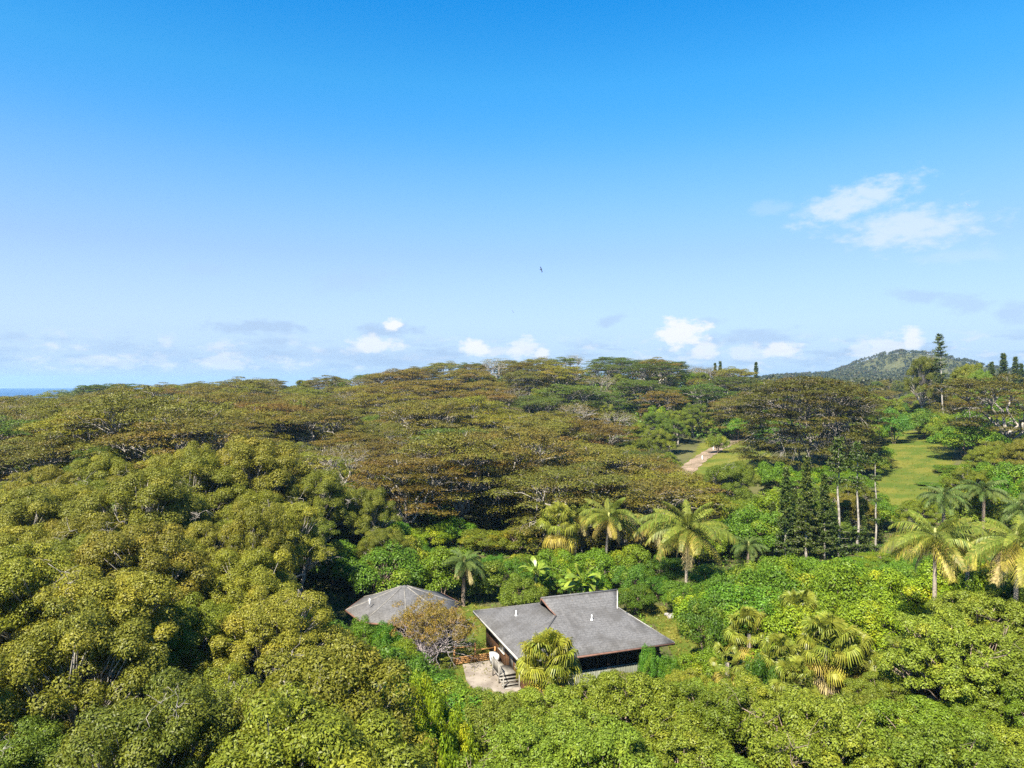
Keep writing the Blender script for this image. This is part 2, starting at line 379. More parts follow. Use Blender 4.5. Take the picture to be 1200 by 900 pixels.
def grid_axis(segs):
    a = [segs[0][0]]
    for s, e, st in segs:
        k = max(1, round((e - s) / st)); a += list(np.linspace(s, e, k + 1)[1:])
    return np.array(a)
gx = grid_axis([(-2600, -700, 190), (-700, -260, 40), (-260, -60, 8), (-60, 110, 1.25), (110, 330, 8), (330, 1200, 22), (1200, 3000, 120)])
gy = grid_axis([(-400, 20, 42), (20, 240, 1.25), (240, 480, 6), (480, 1900, 22), (1900, 3400, 150)])
GX, GY = np.meshgrid(gx, gy)
GZ = ground(GX.ravel(), GY.ravel()).reshape(GX.shape)
def grid_mesh(name, mask, dz, mat):
    ny, nx = GX.shape
    idx = np.arange(ny * nx).reshape(ny, nx)
    f = np.stack([idx[:-1, :-1], idx[:-1, 1:], idx[1:, 1:], idx[1:, :-1]], -1)[mask]
    used = np.unique(f); remap = -np.ones(ny * nx, int); remap[used] = np.arange(len(used))
    V = np.stack([GX.ravel(), GY.ravel(), GZ.ravel() + dz], -1)[used]
    me = bpy.data.meshes.new(name); me.from_pydata(V.tolist(), [], remap[f].tolist()); me.materials.append(M[mat])
    me.polygons.foreach_set('use_smooth', np.ones(len(me.polygons), bool)); me.update()
    return me
allm = np.ones((GX.shape[0] - 1, GX.shape[1] - 1), bool)
tag(link('terrain', grid_mesh('terrain', allm, 0, 'soil')), 'rolling forest floor under the trees', kind='structure')
def pd(*l): return [((p - 600) / F * d, d) for p, d in l]
def inside(poly, x, y):
    x = np.asarray(x); y = np.asarray(y); r = np.zeros(x.shape, bool); n = len(poly)
    for i in range(n):
        x0, y0 = poly[i]; x1, y1 = poly[(i + 1) % n]
        c = ((y0 > y) != (y1 > y)); r ^= c & (x < (x1 - x0) * (y - y0) / (y1 - y0 + 1e-12) + x0)
    return r
LAWNS = {
 'lawn': [pd((505, 62), (560, 56), (600, 55), (600, 66), (575, 80), (535, 82), (505, 74)), 'dry mown lawn between the house and the round cottage'],
 'lawn.b': [pd((770, 72), (800, 60), (835, 60), (830, 74), (770, 82), (735, 82)), 'dry grass at the far end of the house'],
 'pasture': [pd((1025, 135), (1050, 122), (1090, 132), (1118, 160), (1115, 185), (1095, 205), (1075, 222), (1045, 225), (1035, 195), (1028, 160)), 'sloping green pasture beside the great albizia'],
 'roadside_grass': [pd((775, 168), (840, 160), (885, 165), (905, 185), (900, 225), (850, 238), (820, 232), (812, 205)), 'mown grass verge along the gravel drive'],
}
cx = (GX[:-1, :-1] + GX[1:, 1:]) / 2; cyy = (GY[:-1, :-1] + GY[1:, 1:]) / 2
OPEN = []
for nm, (poly, lab) in LAWNS.items():
    tag(link(nm.split('.')[0], grid_mesh(nm, inside(poly, cx, cyy), .03, 'lawn')), lab, kind='structure'); OPEN.append(poly)
# gravel drive, a ribbon over the verge
def ribbon(name, pts, half, dz, mat):
    pts = [Vector((x, y, 0)) for x, y in pts]; v = []; f = []
    fine = []
    for a, b in zip(pts[:-1], pts[1:]):
        for k in range(12): fine.append(a.lerp(b, k / 12))
    fine.append(pts[-1])
    for i, p in enumerate(fine):
        d = (fine[min(i + 1, len(fine) - 1)] - fine[max(i - 1, 0)]).normalized(); s = Vector((d.y, -d.x, 0))
        for k in range(5):
            q = p + s * half * (k / 2 - 1) * (1 + .12 * math.sin(i * 1.7 + k)); v.append((q.x, q.y, float(ground(q.x, q.y)[0]) + dz))
    f = [(i * 5 + k, i * 5 + k + 1, i * 5 + 6 + k, i * 5 + 5 + k) for i in range(len(fine) - 1) for k in range(4)]
    me = bpy.data.meshes.new(name); me.from_pydata(v, [], f); me.materials.append(M[mat]); me.update(); return me
tag(link('gravel_drive', ribbon('gravel_drive', pd((770, 158), (797, 176), (815, 193), (836, 214), (866, 240), (915, 262)), 2.5, .10, 'gravel')), 'pinkish gravel drive through the grass', kind='structure')
# the sea, a disc to the horizon
bmx = bmesh.new(); bmesh.ops.create_circle(bmx, cap_ends=True, segments=96, radius=9000); me = bpy.data.meshes.new('sea'); bmx.to_mesh(me); bmx.free()
me.materials.append(M['sea']); tag(link('sea', me, loc=(0, 0, -20)), 'blue open sea beyond the forest', kind='structure')

# ------------------------------------------------------------------ house
HOUSE = Vector((.84, 55.86, 0)); HROT = math.atan2(.334, .943)
def empty(name, loc, rz=0):
    o = bpy.data.objects.new(name, None); COL.objects.link(o); o.location = loc; o.rotation_euler = (0, 0, rz); o.empty_display_size = .5; return o
def part(name, acc, mat, parent, smooth=False, **k): return link(name, acc.mesh(name, mat, smooth), parent, **k)
def build_house():
    S = 13.75; EV = 3.3
    h = empty('house', HOUSE, HROT)
    tag(h, 'single-storey brown board house under a grey shingle hip roof with gablets', 'house')
    pv = [0, 1.2, 2.5, 3.7, 4.97, 5.6, 6.2, 6.875]; ph = [0, .40, .83, 1.24, 1.68, 1.97, 2.31, 2.75]
    prof = lambda v: float(np.interp(v, pv, ph))
    lb = lambda v: v if v <= 4.97 else 4.97 - .65 * (v - 4.97) / 1.905
    rb = lambda v: S - 2.75 * v / 4.97 if v <= 4.97 else 11.0 + 1.0 * (v - 4.97) / 1.905
    a = Acc()
    for mir in (0, 1):
        nU = 10; vs_ = []
        for v in pv:
            for k in range(nU + 1):
                u = lb(v) + (rb(v) - lb(v)) * k / nU
                vs_.append((u, S - v if mir else v, EV + prof(v)))
        fs = [(i * (nU + 1) + k, i * (nU + 1) + k + 1, (i + 1) * (nU + 1) + k + 1, (i + 1) * (nU + 1) + k) for i in range(len(pv) - 1) for k in range(nU)]
        if mir: fs = [f[::-1] for f in fs]
        a.add(vs_, fs)
    for side in (0, 1):
        vs_ = []
        pts = [v for v in pv if v <= 4.97]
        for v in pts:
            u = lb(v) if side == 0 else rb(v)
            for k in range(7): vs_.append((u, v + (S - 2 * v) * k / 6, EV + prof(v)))
        fs = [(i * 7 + k, i * 7 + k + 1, (i + 1) * 7 + k + 1, (i + 1) * 7 + k) for i in range(len(pts) - 1) for k in range(6)]
        if side == 0: fs = [f[::-1] for f in fs]
        a.add(vs_, fs)
    me = a.mesh('roof', 'shingle')
    bm_ = bmesh.new(); bm_.from_mesh(me); bmesh.ops.remove_doubles(bm_, verts=bm_.verts, dist=.002); bm_.to_mesh(me); bm_.free()
    roof = link('roof', me, h)
    sol = roof.modifiers.new('thickness', 'SOLIDIFY'); sol.thickness = .13; sol.offset = -1
    # ridge and hip caps
    c = Acc(); c.tube([(4.3, 6.875, EV + 2.77), (12.02, 6.875, EV + 2.77)], [.09, .09], 6); part('ridge_cap', c, 'shingle', roof)
    for (p0, q) in (((.05, .05), 0), ((.05, S - .05), 0), ((S - .05, .05), 1), ((S - .05, S - .05), 1)):
        c = Acc(); pts = []
        for v in [x for x in pv if x <= 4.97]:
            u = lb(v) if q == 0 else rb(v); pts.append((u, v if p0[1] < 1 else S - v, EV + prof(v) + .01))
        c.tube(pts, [.07] * len(pts), 5); part('hip_cap', c, 'shingle', roof)
    for (u, v, hh) in ((2.55, 8.6, .5), (7.9, 3.9, .5)):
        z = EV + (prof(min(v, S - v)) if u > 4 else prof(u))
        c = Acc(); c.tube([(u, v, z - .05), (u, v, z + hh)], [.042, .042], 8); vp = part('vent_pipe', c, 'white', roof)
        c = Acc(); c.tube([(u, v, z - .02), (u, v, z + .06), (u, v, z + .15)], [.13, .11, .05], 10); part('flashing', c, 'white', vp)
    # eaves: fascia and gutter
    c = Acc(); c.box(-.05, -.003, 0, S, EV - .20, EV + .02); part('fascia', c, 'fascia', roof)
    c = Acc(); c.box(S + .003, S + .05, 0, S, EV - .20, EV + .02); part('fascia', c, 'fascia', roof)
    c = Acc(); c.box(0, S, S + .003, S + .05, EV - .20, EV + .02); part('fascia', c, 'fascia', roof)
    c = Acc(); c.box(-.03, S + .03, -.13, -.003, EV - .17, EV - .02); part('gutter', c, 'gutter', roof)
    for (ux, a_, b_) in ((0, 4.99, -.66), (1, 10.98, 1.0)):       # gablet rakes
        for mir in (0, 1):
            y0 = 4.97 if not mir else S - 4.97
            c = Acc(); p0 = Vector((a_, y0, EV + 1.66)); p1 = Vector((a_ + b_, 6.875, EV + 2.72)); m_ = p0.lerp(p1, .5) - Vector((0, 0, .08))
            c.tube([p0, m_, p1], [.07, .07, .08], 4); part('rake_board', c, 'fascia' if ux else 'gutter', roof)
    # gablet walls with louvre slats
    for u in (5.35, 10.6):
        c = Acc(); c.add([(u, 5.1, EV + 1.5), (u, S - 5.1, EV + 1.5), (u, 6.875, EV + 2.45), (u + .05, 5.1, EV + 1.5), (u + .05, S - 5.1, EV + 1.5), (u + .05, 6.875, EV + 2.45)], [(0, 2, 1), (3, 4, 5), (0, 1, 4, 3), (1, 2, 5, 4), (2, 0, 3, 5)])
        gw = part('gablet_wall', c, 'screen', h)  # shade under the gablet overhang is put into this near-black colour
        for k in range(4):
            z = EV + 1.62 + k * .17; w = (EV + 2.40 - z) / .9 * 1.55
            c = Acc(); c.box(u - .04 if u < 8 else u + .06, u - .005 if u < 8 else u + .10, 6.875 - w, 6.875 + w, z, z + .05); part('louvre_slat', c, 'wall_brown', gw)
    I = 1.0; J = S - 1.0; K = .70
    # soffit closes the roof void
    c = Acc(); c.box(I, J, K, J, EV + .02, EV + .08); part('ceiling', c, 'wall_brown', h)
    # walls
    c = Acc(); c.box(I, I + .14, K, J, -1.2, EV + .20); wl = part('wall', c, 'wall_brown', h)
    n = 36
    for k in range(n + 1):
        v = I + .02 + (J - I - .04) * k / n
        b = Acc(); b.box(I - .025, I - .002, v - .025, v + .025, .3, EV + .1)
        if k == 0: bat = b.mesh('batten', 'wall_brown'); v0 = v
        link('batten', bat, wl, loc=(0, v - v0, 0))
    c = Acc(); c.box(I + .142, J, J - .14, J, -1.2, EV + .30); part('wall', c, 'wall_brown', h)
    c = Acc(); c.box(J - .14, J, K + .002, J - .142, -1.2, EV + .20); part('wall', c, 'wall_brown', h)
    c = Acc(); c.box(I + .142, J - .142, K, K + .12, -2.0, 1.65); fw = part('half_wall', c, 'skirt', h)
    c = Acc(); c.box(I + .142, J - .142, K - .05, K + .17, 1.652, 1.72); part('sill', c, 'timber', fw)
    for k in range(48):
        u = I + .35 + k * .23
        b = Acc(); b.box(-.02, .02, K - .022, K - .002, -1.5, 1.6)
        if k == 0: bat2 = b.mesh('batten', 'skirt')
        if u < J - .3: link('batten', bat2, fw, loc=(u, 0, 0))
    for k in range(6):
        u0 = I + .23 + (J - I - .46) * k / 6; u1 = I + .23 + (J - I - .46) * (k + 1) / 6
        c = Acc(); c.box(u0 - .07, u0 + .07, K + .01, K + .15, 1.722, EV + .06); part('post', c, 'wall_brown', h)
        c = Acc(); c.box(u0 + .072, u1 - .072, K + .09, K + .10, 1.722, EV + .05); sc_ = part('screen', c, 'screen', h)
        c = Acc(); c.box((u0 + u1) / 2 - .03, (u0 + u1) / 2 + .03, K + .05, K + .088, 1.724, EV + .05); part('mullion', c, 'wall_brown', sc_)
    c = Acc(); c.box(J - .30, J - .145, K + .01, K + .15, 1.722, EV + .06); part('post', c, 'wall_brown', h)
    # left wall openings
    for v0, v1, z0, z1 in ((2.6, 4.2, 1.45, 2.55), (7.3, 8.7, 1.45, 2.5)):
        c = Acc(); c.box(I - .05, I - .003, v0 - .08, v1 + .08, z0 - .08, z1 + .08); wn = part('window', c, 'fascia', h)
        for s in range(2):
            q0 = v0 + (v1 - v0) * s / 2 + .03; q1 = v0 + (v1 - v0) * (s + 1) / 2 - .03
            c = Acc(); c.box(I - .062, I - .052, q0, q1, z0, z1); part('pane', c, 'glass', wn)
        c = Acc(); c.box(I - .14, I - .003, v0 - .12, v1 + .12, z0 - .14, z0 - .082); part('window_sill', c, 'fascia', wn)
    c = Acc(); c.box(I - .06, I - .003, 4.95, 5.95, .9, 2.95); dr = part('door', c, 'timber', h)
    c = Acc(); c.tube([(I - .12, 5.8, 1.85), (I - .06, 5.8, 1.85)], [.035, .03], 8); part('door_handle', c, 'grille', dr)
    c = Acc(); c.box(I - .09, I - .062, 5.1, 5.8, 2.0, 2.75); part('pane', c, 'glass', dr)
    # entry steps with landing and railings
    lx0, lx1 = -.55, I - .004; 
    c = Acc(); c.box(lx0, lx1, 4.3, 6.1, .70, .80); part('landing', c, 'timber', h)
    for k in range(4):
        c = Acc(); c.box(lx0, lx1 - .02, 4.3 - .30 * (k + 1), 4.3 - .30 * k - .01, .56 - .17 * k, .61 - .17 * k); part('step', c, 'timber', h)
    for x in (lx0 + .04, lx1 - .1):
        for (v, z) in ((6.02, .8), (4.34, .8), (3.2, .15)):
            if x > 0 and v != 3.2: continue
            c = Acc(); c.box(x - .045, x + .045, v - .045, v + .045, z - 1.0, z + .95); part('railing_post', c, 'timber', h)
    c = Acc(); c.box(lx0 + .0, lx0 + .09, 4.3, 6.06, 1.752, 1.82); part('handrail', c, 'timber', h)
    for x in (lx0 + .04, lx1 - .1):
        c = Acc(); c.tube([(x, 3.15, 1.12), (x, 4.36, 1.78)], [.045, .045], 4); part('handrail', c, 'timber', h)
    for k in range(10):
        v = 4.5 + k * .155
        c = Acc(); c.box(lx0 + .025, lx0 + .065, v - .02, v + .02, .802, 1.75); part('baluster', c, 'timber', h)
build_house()
HM = Matrix.Translation(HOUSE) @ Matrix.Rotation(HROT, 4, 'Z')
def H(u, v, z=0): return HM @ Vector((u, v, z))

# patio beside the house, condenser unit, low board fence
def patio():
    v = [(-2.6, 2.4), (.9, 1.2), (.95, 9.4), (-2.3, 9.3), (-2.9, 6.0)]
    me = bpy.data.meshes.new('patio'); n = len(v)
    P = [tuple(H(a, b, .09)) for a, b in v] + [tuple(H(a, b, -.4)) for a, b in v]
    me.from_pydata(P, [], [tuple(range(n))] + [(i, i + n, (i + 1) % n + n, (i + 1) % n)[::-1] for i in range(n)]); me.materials.append(M['concrete']); me.update()
    tag(link('patio', me), 'pale weathered concrete patio along the house wall', kind='structure')
patio()
def condenser():
    p = H(.35, 8.3, .09); o = empty('air_conditioner', p, HROT)
    tag(o, 'white air conditioner unit standing on the patio by the brown wall', 'air conditioner')
    c = Acc(); c.box(-.3, .3, -.5, .5, .12, 1.0); part('casing', c, 'plastic', o)
    c = Acc(); c.tube([(-.302, 0, .56), (-.33, 0, .56)], [.36, .36], 20); gr = part('fan_grille', c, 'grille', o)
    c = Acc()
    for k in range(6): c.tube([(-.34, .34 * math.cos(k * math.pi / 6), .56 + .34 * math.sin(k * math.pi / 6)), (-.34, -.34 * math.cos(k * math.pi / 6), .56 - .34 * math.sin(k * math.pi / 6))], [.012, .012], 4)
    part('guard_wires', c, 'plastic', gr)
    for y in (-.38, .38):
        c = Acc(); c.box(-.28, .28, y - .05, y + .05, 0, .118); part('foot', c, 'grille', o)
condenser()
def bin_box():
    p = H(.3, 6.9, .09); o = empty('storage_bin', p, HROT); tag(o, 'dark storage bin on the patio beside the white unit', 'bin')
    c = Acc(); c.box(-.3, .3, -.45, .45, 0, .55); part('body', c, 'grille', o)
    c = Acc(); c.box(-.34, .34, -.49, .49, .552, .62); part('lid', c, 'timber', o)
bin_box()
def fence():
    o = empty('board_fence', H(-3.0, 9.6, 0), HROT); tag(o, 'low orange-stained board fence with tall posts between lawn and patio', 'fence')
    xs = [0, 1.95, 3.85]
    for i, x in enumerate(xs):
        c = Acc(); c.box(x - .07, x + .07, -.07, .07, -.5, 1.75 if i < 2 else 1.2); part('post', c, 'orange_wood', o)
    for i in range(2):
        for k in range(4):
            c = Acc(); c.box(xs[i] + .072, xs[i + 1] - .072, -.03, .03, .02 + k * .17, .17 + k * .17); part('board', c, 'orange_wood', o)
        c = Acc(); c.box(xs[i] + .072, xs[i + 1] - .072, -.04, .04, 1.45 if i == 0 else 1.05, 1.55 if i == 0 else 1.14); part('rail', c, 'orange_wood', o)
fence()

# ------------------------------------------------------------------ round cottage
def cottage():
    C0 = Vector((-10.8, 71.2, 0)); o = empty('round_cottage', C0, R(11)); tag(o, 'eight-sided cottage with a low grey shingle roof beside the bare bush', 'cottage')
    EV = 3.0; RR = 5.7; HH = 2.15; n = 8
    a = Acc(); ring = [(RR * math.cos(2 * math.pi * k / n), RR * math.sin(2 * math.pi * k / n)) for k in range(n)]
    rings = []; vs_ = []
    for t in (0, .33, .66, .93):
        z = EV + HH * (t ** 1.12)
        vs_ += [(x * (1 - t), y * (1 - t), z) for x, y in ring]
    fs = [(i * n + k, i * n + (k + 1) % n, (i + 1) * n + (k + 1) % n, (i + 1) * n + k) for i in range(3) for k in range(n)] + [tuple(3 * n + k for k in range(n))]
    a.add(vs_, fs); roof = part('roof', a, 'shingle', o); so = roof.modifiers.new('thickness', 'SOLIDIFY'); so.thickness = .12; so.offset = -1
    for k in range(n):
        x, y = ring[k]; c = Acc(); c.tube([(x * (1 - t), y * (1 - t), EV + HH * t ** 1.12 + .015) for t in (.0, .33, .66, .93)], [.045] * 4, 5); part('hip_cap', c, 'timber', roof)
        x1, y1 = ring[(k + 1) % n]; c = Acc(); d = Vector((x1 - x, y1 - y, 0)).normalized(); nn = Vector((d.y, -d.x, 0)) * .03
        c.tube([(x + nn.x, y + nn.y, EV - .07), (x1 + nn.x, y1 + nn.y, EV - .07)], [.09, .09], 4); part('fascia', c, 'gutter', roof)
    c = Acc(); c.tube([(0, 0, EV + HH - .3), (0, 0, EV + HH - .12), (0, 0, EV + HH - .05)], [.45, .3, .05], 8); part('cap', c, 'shingle', roof)
    c = Acc(); c.tube([(-3.4, -1.6, EV + .75), (-3.4, -1.6, EV + 1.45)], [.06, .06], 8); part('vent_pipe', c, 'white', roof)
    W = [(x * .84, y * .84) for x, y in ring]
    for k in range(n):
        (x0, y0), (x1, y1) = W[k], W[(k + 1) % n]
        d = Vector((x1 - x0, y1 - y0, 0)); L = d.length; m = Matrix.Translation((x0, y0, 0)) @ Matrix.Rotation(math.atan2(d.y, d.x), 4, 'Z')
        c = Acc(); c.box(.01, L - .01, 0, .12, -.8, EV + .28, m); wl = part('wall', c, 'wall_brown', o)
        c = Acc(); c.box(L * .3, L * .7, -.05, -.003, 1.0, 2.2, m); wn = part('window', c, 'fascia', o)
        c = Acc(); c.box(L * .3 + .07, L * .7 - .07, -.065, -.052, 1.07, 2.13, m); part('pane', c, 'glass', wn)
cottage()
def shed():
    p = G(902, 73); o = empty('garden_shed', p, R(-14)); tag(o, 'small shed roof of grey shingles showing among palms and shrubs', 'shed')
    w, l, e, r = 2.0, 2.6, 2.3, 3.0
    for s in (-1, 1):
        a = Acc(); a.add([(-l - .3, s * (w + .35), e - .18), (l + .3, s * (w + .35), e - .18), (l + .3, s * .03, r), (-l - .3, s * .03, r),
                          (-l - .3, s * (w + .35), e - .28), (l + .3, s * (w + .35), e - .28), (l + .3, s * .03, r - .1), (-l - .3, s * .03, r - .1)],
                         [(0, 1, 2, 3), (7, 6, 5, 4), (0, 4, 5, 1), (1, 5, 6, 2), (2, 6, 7, 3), (3, 7, 4, 0)]); part('roof_slope', a, 'shingle', o)
    a = Acc(); a.tube([(-l - .3, 0, r + .01), (l + .3, 0, r + .01)], [.07, .07], 6); part('ridge_cap', a, 'shingle', o)
    for s in (-1, 1):
        a = Acc(); a.box(-l, l, s * w - .05, s * w + .05, -.5, e - .2); part('wall', a, 'wall_brown', o)
        a = Acc(); a.add([(s * l - .04, -w + .06, -.5), (s * l - .04, w - .06, -.5), (s * l - .04, w - .06, e - .25), (s * l - .04, 0, r - .15), (s * l - .04, -w + .06, e - .25),
                          (s * l + .04, -w + .06, -.5), (s * l + .04, w - .06, -.5), (s * l + .04, w - .06, e - .25), (s * l + .04, 0, r - .15), (s * l + .04, -w + .06, e - .25)],
                         [(0, 1, 2, 3, 4), (9, 8, 7, 6, 5)] + [(i, i + 5, (i + 1) % 5 + 5, (i + 1) % 5) for i in range(5)]); part('gable_wall', a, 'wall_brown', o)
    a = Acc(); a.box(.4, 1.3, -w - .10, -w - .053, -.3, 1.8); d = part('door', a, 'timber', o)
    a = Acc(); a.tube([(.5, -w - .16, .9), (.5, -w - .10, .9)], [.03, .03], 6); part('door_handle', a, 'grille', d)
shed()

# ------------------------------------------------------------------ tree prototypes (mesh data: trunk, crown)
def bent(rng, a, b, k=4, wob=.25):
    a = np.array(a, float); b = np.array(b, float); L = np.linalg.norm(b - a)
    pts = [a + (b - a) * t for t in np.linspace(0, 1, k + 1)]
    for i in range(1, k): pts[i] = pts[i] + rng.normal(size=3) * L * wob * .12 + np.array([0, 0, L * .08 * math.sin(math.pi * i / k)])
    return pts
def limb(T, rng, a, b, r0, r1, k=4, n=5, wob=.3):
    p = bent(rng, a, b, k, wob); T.tube(p, list(np.linspace(r0, r1, k + 1)), n); return p

def proto_broadleaf(seed, H=11.0, Rc=5.6, lobes=15, per=11, leaves=680, L=.165, W=.075, mat='olive', cr=(.5, .95), bark='bark_pale', bare=3, name='broadleaf', leafz=-.35):
    rng = np.random.default_rng(seed); T = Acc(); C = Acc()
    fork = np.array([rng.normal() * .3, rng.normal() * .3, H * .33])
    limb(T, rng, (0, 0, -.8), fork, .30, .22, 4, 8)
    LC = []
    ga = math.pi * (3 - 5 ** .5)
    for i in range(lobes):
        t = (i + .5) / lobes; rr = Rc * .72 * math.sqrt(t); a = i * ga + rng.normal() * .25
        z = H * (.86 - .40 * t ** 1.3) + rng.normal() * .5
        LC.append(np.array([rr * math.cos(a), rr * math.sin(a), z]))
    Qs = []; Cs = []
    for c in LC:
        mid = fork * .45 + c * .55 + np.array([0, 0, -.5]); 
        p1 = limb(T, rng, fork, mid, .17, .10, 3, 5); lr = rng.uniform(1.5, 2.2) * Rc / 5.6
        D = rng.normal(size=(per * 3, 3)); D /= np.linalg.norm(D, axis=1, keepdims=True); D = D[D[:, 2] > leafz][:per]
        for d in D:
            cc = c + d * lr * np.array([1, 1, .8]); r = rng.uniform(*cr)
            limb(T, rng, mid, cc - d * r * .4, .055, .018, 2, 4)
            P, N = puff(rng, cc, r, int(leaves * (r / cr[1]) ** 1.6), (1, 1, .8), -.45)
            q, k = leaf_quads(rng, P, N, L, W, np.full(len(P), rng.random())); Qs.append(q); Cs.append(k)
    for i in range(bare):                                     # dead, leafless limbs poking through
        c = LC[rng.integers(len(LC))]; d = rng.normal(size=3); d[2] = abs(d[2]) * .7 + .3; d /= np.linalg.norm(d)
        e = c + d * rng.uniform(2.0, 2.7) * Rc / 5.6; p = limb(T, rng, c - np.array([0, 0, .6]), e, .055, .014, 6, 4, 1.3)
        for k in range(7):
            s_ = p[rng.integers(2, 6)]; dd = d * .35 + rng.normal(size=3) * .55; q_ = limb(T, rng, s_, s_ + dd, .024, .008, 4, 3, 1.4)
            limb(T, rng, q_[2], q_[2] + dd * .4 + rng.normal(size=3) * .3, .012, .005, 2, 3, 1.0)
    C.quads(np.concatenate(Qs), np.concatenate(Cs))
    return T.mesh('trunk', bark), C.mesh('crown', mat), H, Rc

def proto_albizia(seed, H=13.0, Rc=9.6, pads=105, leaves=540, L=.30, W=.145, low=.85, lowz=(.30, .72), dens=1.0, mat='albizia', pr=(1.4, 2.5)):
    rng = np.random.default_rng(seed); T = Acc(); C = Acc()
    fork = np.array([rng.normal() * .4, rng.normal() * .4, H * .16])
    limb(T, rng, (0, 0, -1), fork, .50, .38, 3, 8)
    prim = []
    npm = 6
    for i in range(npm):
        a = 2 * math.pi * i / npm + rng.normal() * .3; rr = Rc * rng.uniform(.30, .52); z = H * rng.uniform(.58, .72)
        e = np.array([rr * math.cos(a), rr * math.sin(a), z]); prim.append(limb(T, rng, fork, e, .28, .13, 5, 6, .5))
    ends = [p[-1] for p in prim]
    Qs = []; Cs = []; ga = math.pi * (3 - 5 ** .5)
    tilt = rng.normal(size=2) * .05
    for i in range(pads):
        top = i < pads * (1 - low * .5)
        if top:
            t = (i + .5) / (pads * (1 - low * .5)); rr = Rc * .93 * math.sqrt(t); a = i * ga
            z = H * (.97 - .19 * t ** 1.6) + rng.normal() * .6
        else:
            rr = Rc * rng.uniform(.55, 1.0); a = rng.uniform(0, 6.283); z = H * rng.uniform(*lowz)
        c = np.array([rr * math.cos(a), rr * math.sin(a), z]); c[2] += c[0] * tilt[0] + c[1] * tilt[1]; c += rng.normal(size=3) * np.array([1.1, 1.1, .25])
        k = int(np.argmin([np.linalg.norm(e[:2] - c[:2]) for e in ends])); st = prim[k][-1] if c[2] > ends[k][2] else prim[k][rng.integers(2, 5)]
        e = c - np.array([0, 0, .25]); p = limb(T, rng, st, e, .085, .03, 4, 4, .5)
        r = rng.uniform(*pr); n = int(leaves * dens * (r / pr[1]) ** 1.7)
        for k2 in range(3):
            a2 = rng.uniform(0, 6.283); limb(T, rng, p[-2], c + np.array([math.cos(a2) * r * .7, math.sin(a2) * r * .7, -.05]), .03, .012, 2, 3)
        s = np.sqrt(rng.random(n)) * (1 + rng.normal(size=n) * .06); a3 = rng.uniform(0, 6.283, n)
        wob = 1 + .22 * np.sin(a3 * 3 + rng.uniform(0, 6)) + .12 * np.sin(a3 * 5 + rng.uniform(0, 6))
        P = np.stack([c[0] + np.cos(a3) * s * r * wob, c[1] + np.sin(a3) * s * r * wob, c[2] + .42 * (1 - s ** 2) + rng.normal(size=n) * .14 - .1], 1)
        N = np.stack([np.cos(a3) * s * .45, np.sin(a3) * s * .45, np.ones(n)], 1) + rng.normal(size=(n, 3)) * .38
        q, kk = leaf_quads(rng, P, N, L, W, np.clip(np.full(n, rng.random()) + rng.normal(size=n) * .12, 0, 1)); Qs.append(q); Cs.append(kk)
    C.quads(np.concatenate(Qs), np.concatenate(Cs))
    return T.mesh('trunk', 'bark_pale'), C.mesh('crown', mat), H, Rc

def proto_shrub(seed, H=4.0, Rc=2.4, clumps=62, leaves=430, L=.155, W=.075, mat='shrub', cr=(.4, .75), flat=.9):
    rng = np.random.default_rng(seed); T = Acc(); C = Acc(); Qs = []; Cs = []
    for k in range(3): limb(T, rng, (rng.normal() * .15, rng.normal() * .15, -.5), (rng.normal() * .5, rng.normal() * .5, H * .4), .10, .06, 3, 5)
    for i in range(clumps):
        d = rng.normal(size=3); d /= np.linalg.norm(d); d[2] = abs(d[2]) if rng.random() < .72 else d[2] * .5
        f = rng.uniform(.72, 1.0) * (1 + .16 * math.sin(3 * math.atan2(d[1], d[0]) + seed))
        c = np.array([d[0] * Rc * f, d[1] * Rc * f, H * .45 + d[2] * H * .48 * f])
        c[2] = max(c[2], .35); r = rng.uniform(*cr)
        limb(T, rng, (0, 0, H * .35), c - d * r * .3, .04, .015, 3, 3)
        P, N = puff(rng, c, r, int(leaves * (r / cr[1]) ** 1.6), (1, 1, flat), -.5)
        q, k = leaf_quads(rng, P, N, L, W, np.full(len(P), rng.random())); Qs.append(q); Cs.append(k)
    C.quads(np.concatenate(Qs), np.concatenate(Cs))
    return T.mesh('trunk', 'bark_brown'), C.mesh('crown', mat), H, Rc

def proto_pine(seed, H=13.0, Rc=1.5, gaps=(), bare=0.12, nb=7, per=26, mat='pine'):
    rng = np.random.default_rng(seed); T = Acc(); C = Acc(); Qs = []; Cs = []
    T.tube([(rng.normal() * .06, rng.normal() * .06, z) for z in np.linspace(-.6, H, 8)], list(np.linspace(.20, .03, 8)), 7)
    z = H * bare
    while z < H:
        t = z / H
        if not any(a < t < b for a, b in gaps):
            ln = Rc * (1 - t) ** .75 * rng.uniform(.7, 1.1) + .08 if not gaps else Rc * rng.uniform(.6, 1.0) * min(1, (1 - t) * 5 + .25)
            for k in range(nb):
                a = rng.uniform(0, 6.283); e = np.array([math.cos(a) * ln, math.sin(a) * ln, z + rng.uniform(.05, .35)])
                T.tube([(0, 0, z), tuple(e)], [.03, .012], 3)
                s = rng.random(per) ** .8; P = np.array([0, 0, z]) + (e - np.array([0, 0, z])) * s[:, None] + rng.normal(size=(per, 3)) * np.array([.13, .13, .10])
                N = rng.normal(size=(per, 3)) + np.array([0, 0, .9])
                q, kk = leaf_quads(rng, P, N, .32, .13, np.full(per, rng.random())); Qs.append(q); Cs.append(kk)
        z += rng.uniform(.38, .6)
    C.quads(np.concatenate(Qs), np.concatenate(Cs))
    return T.mesh('trunk', 'bark_pale'), C.mesh('crown', mat), H, Rc

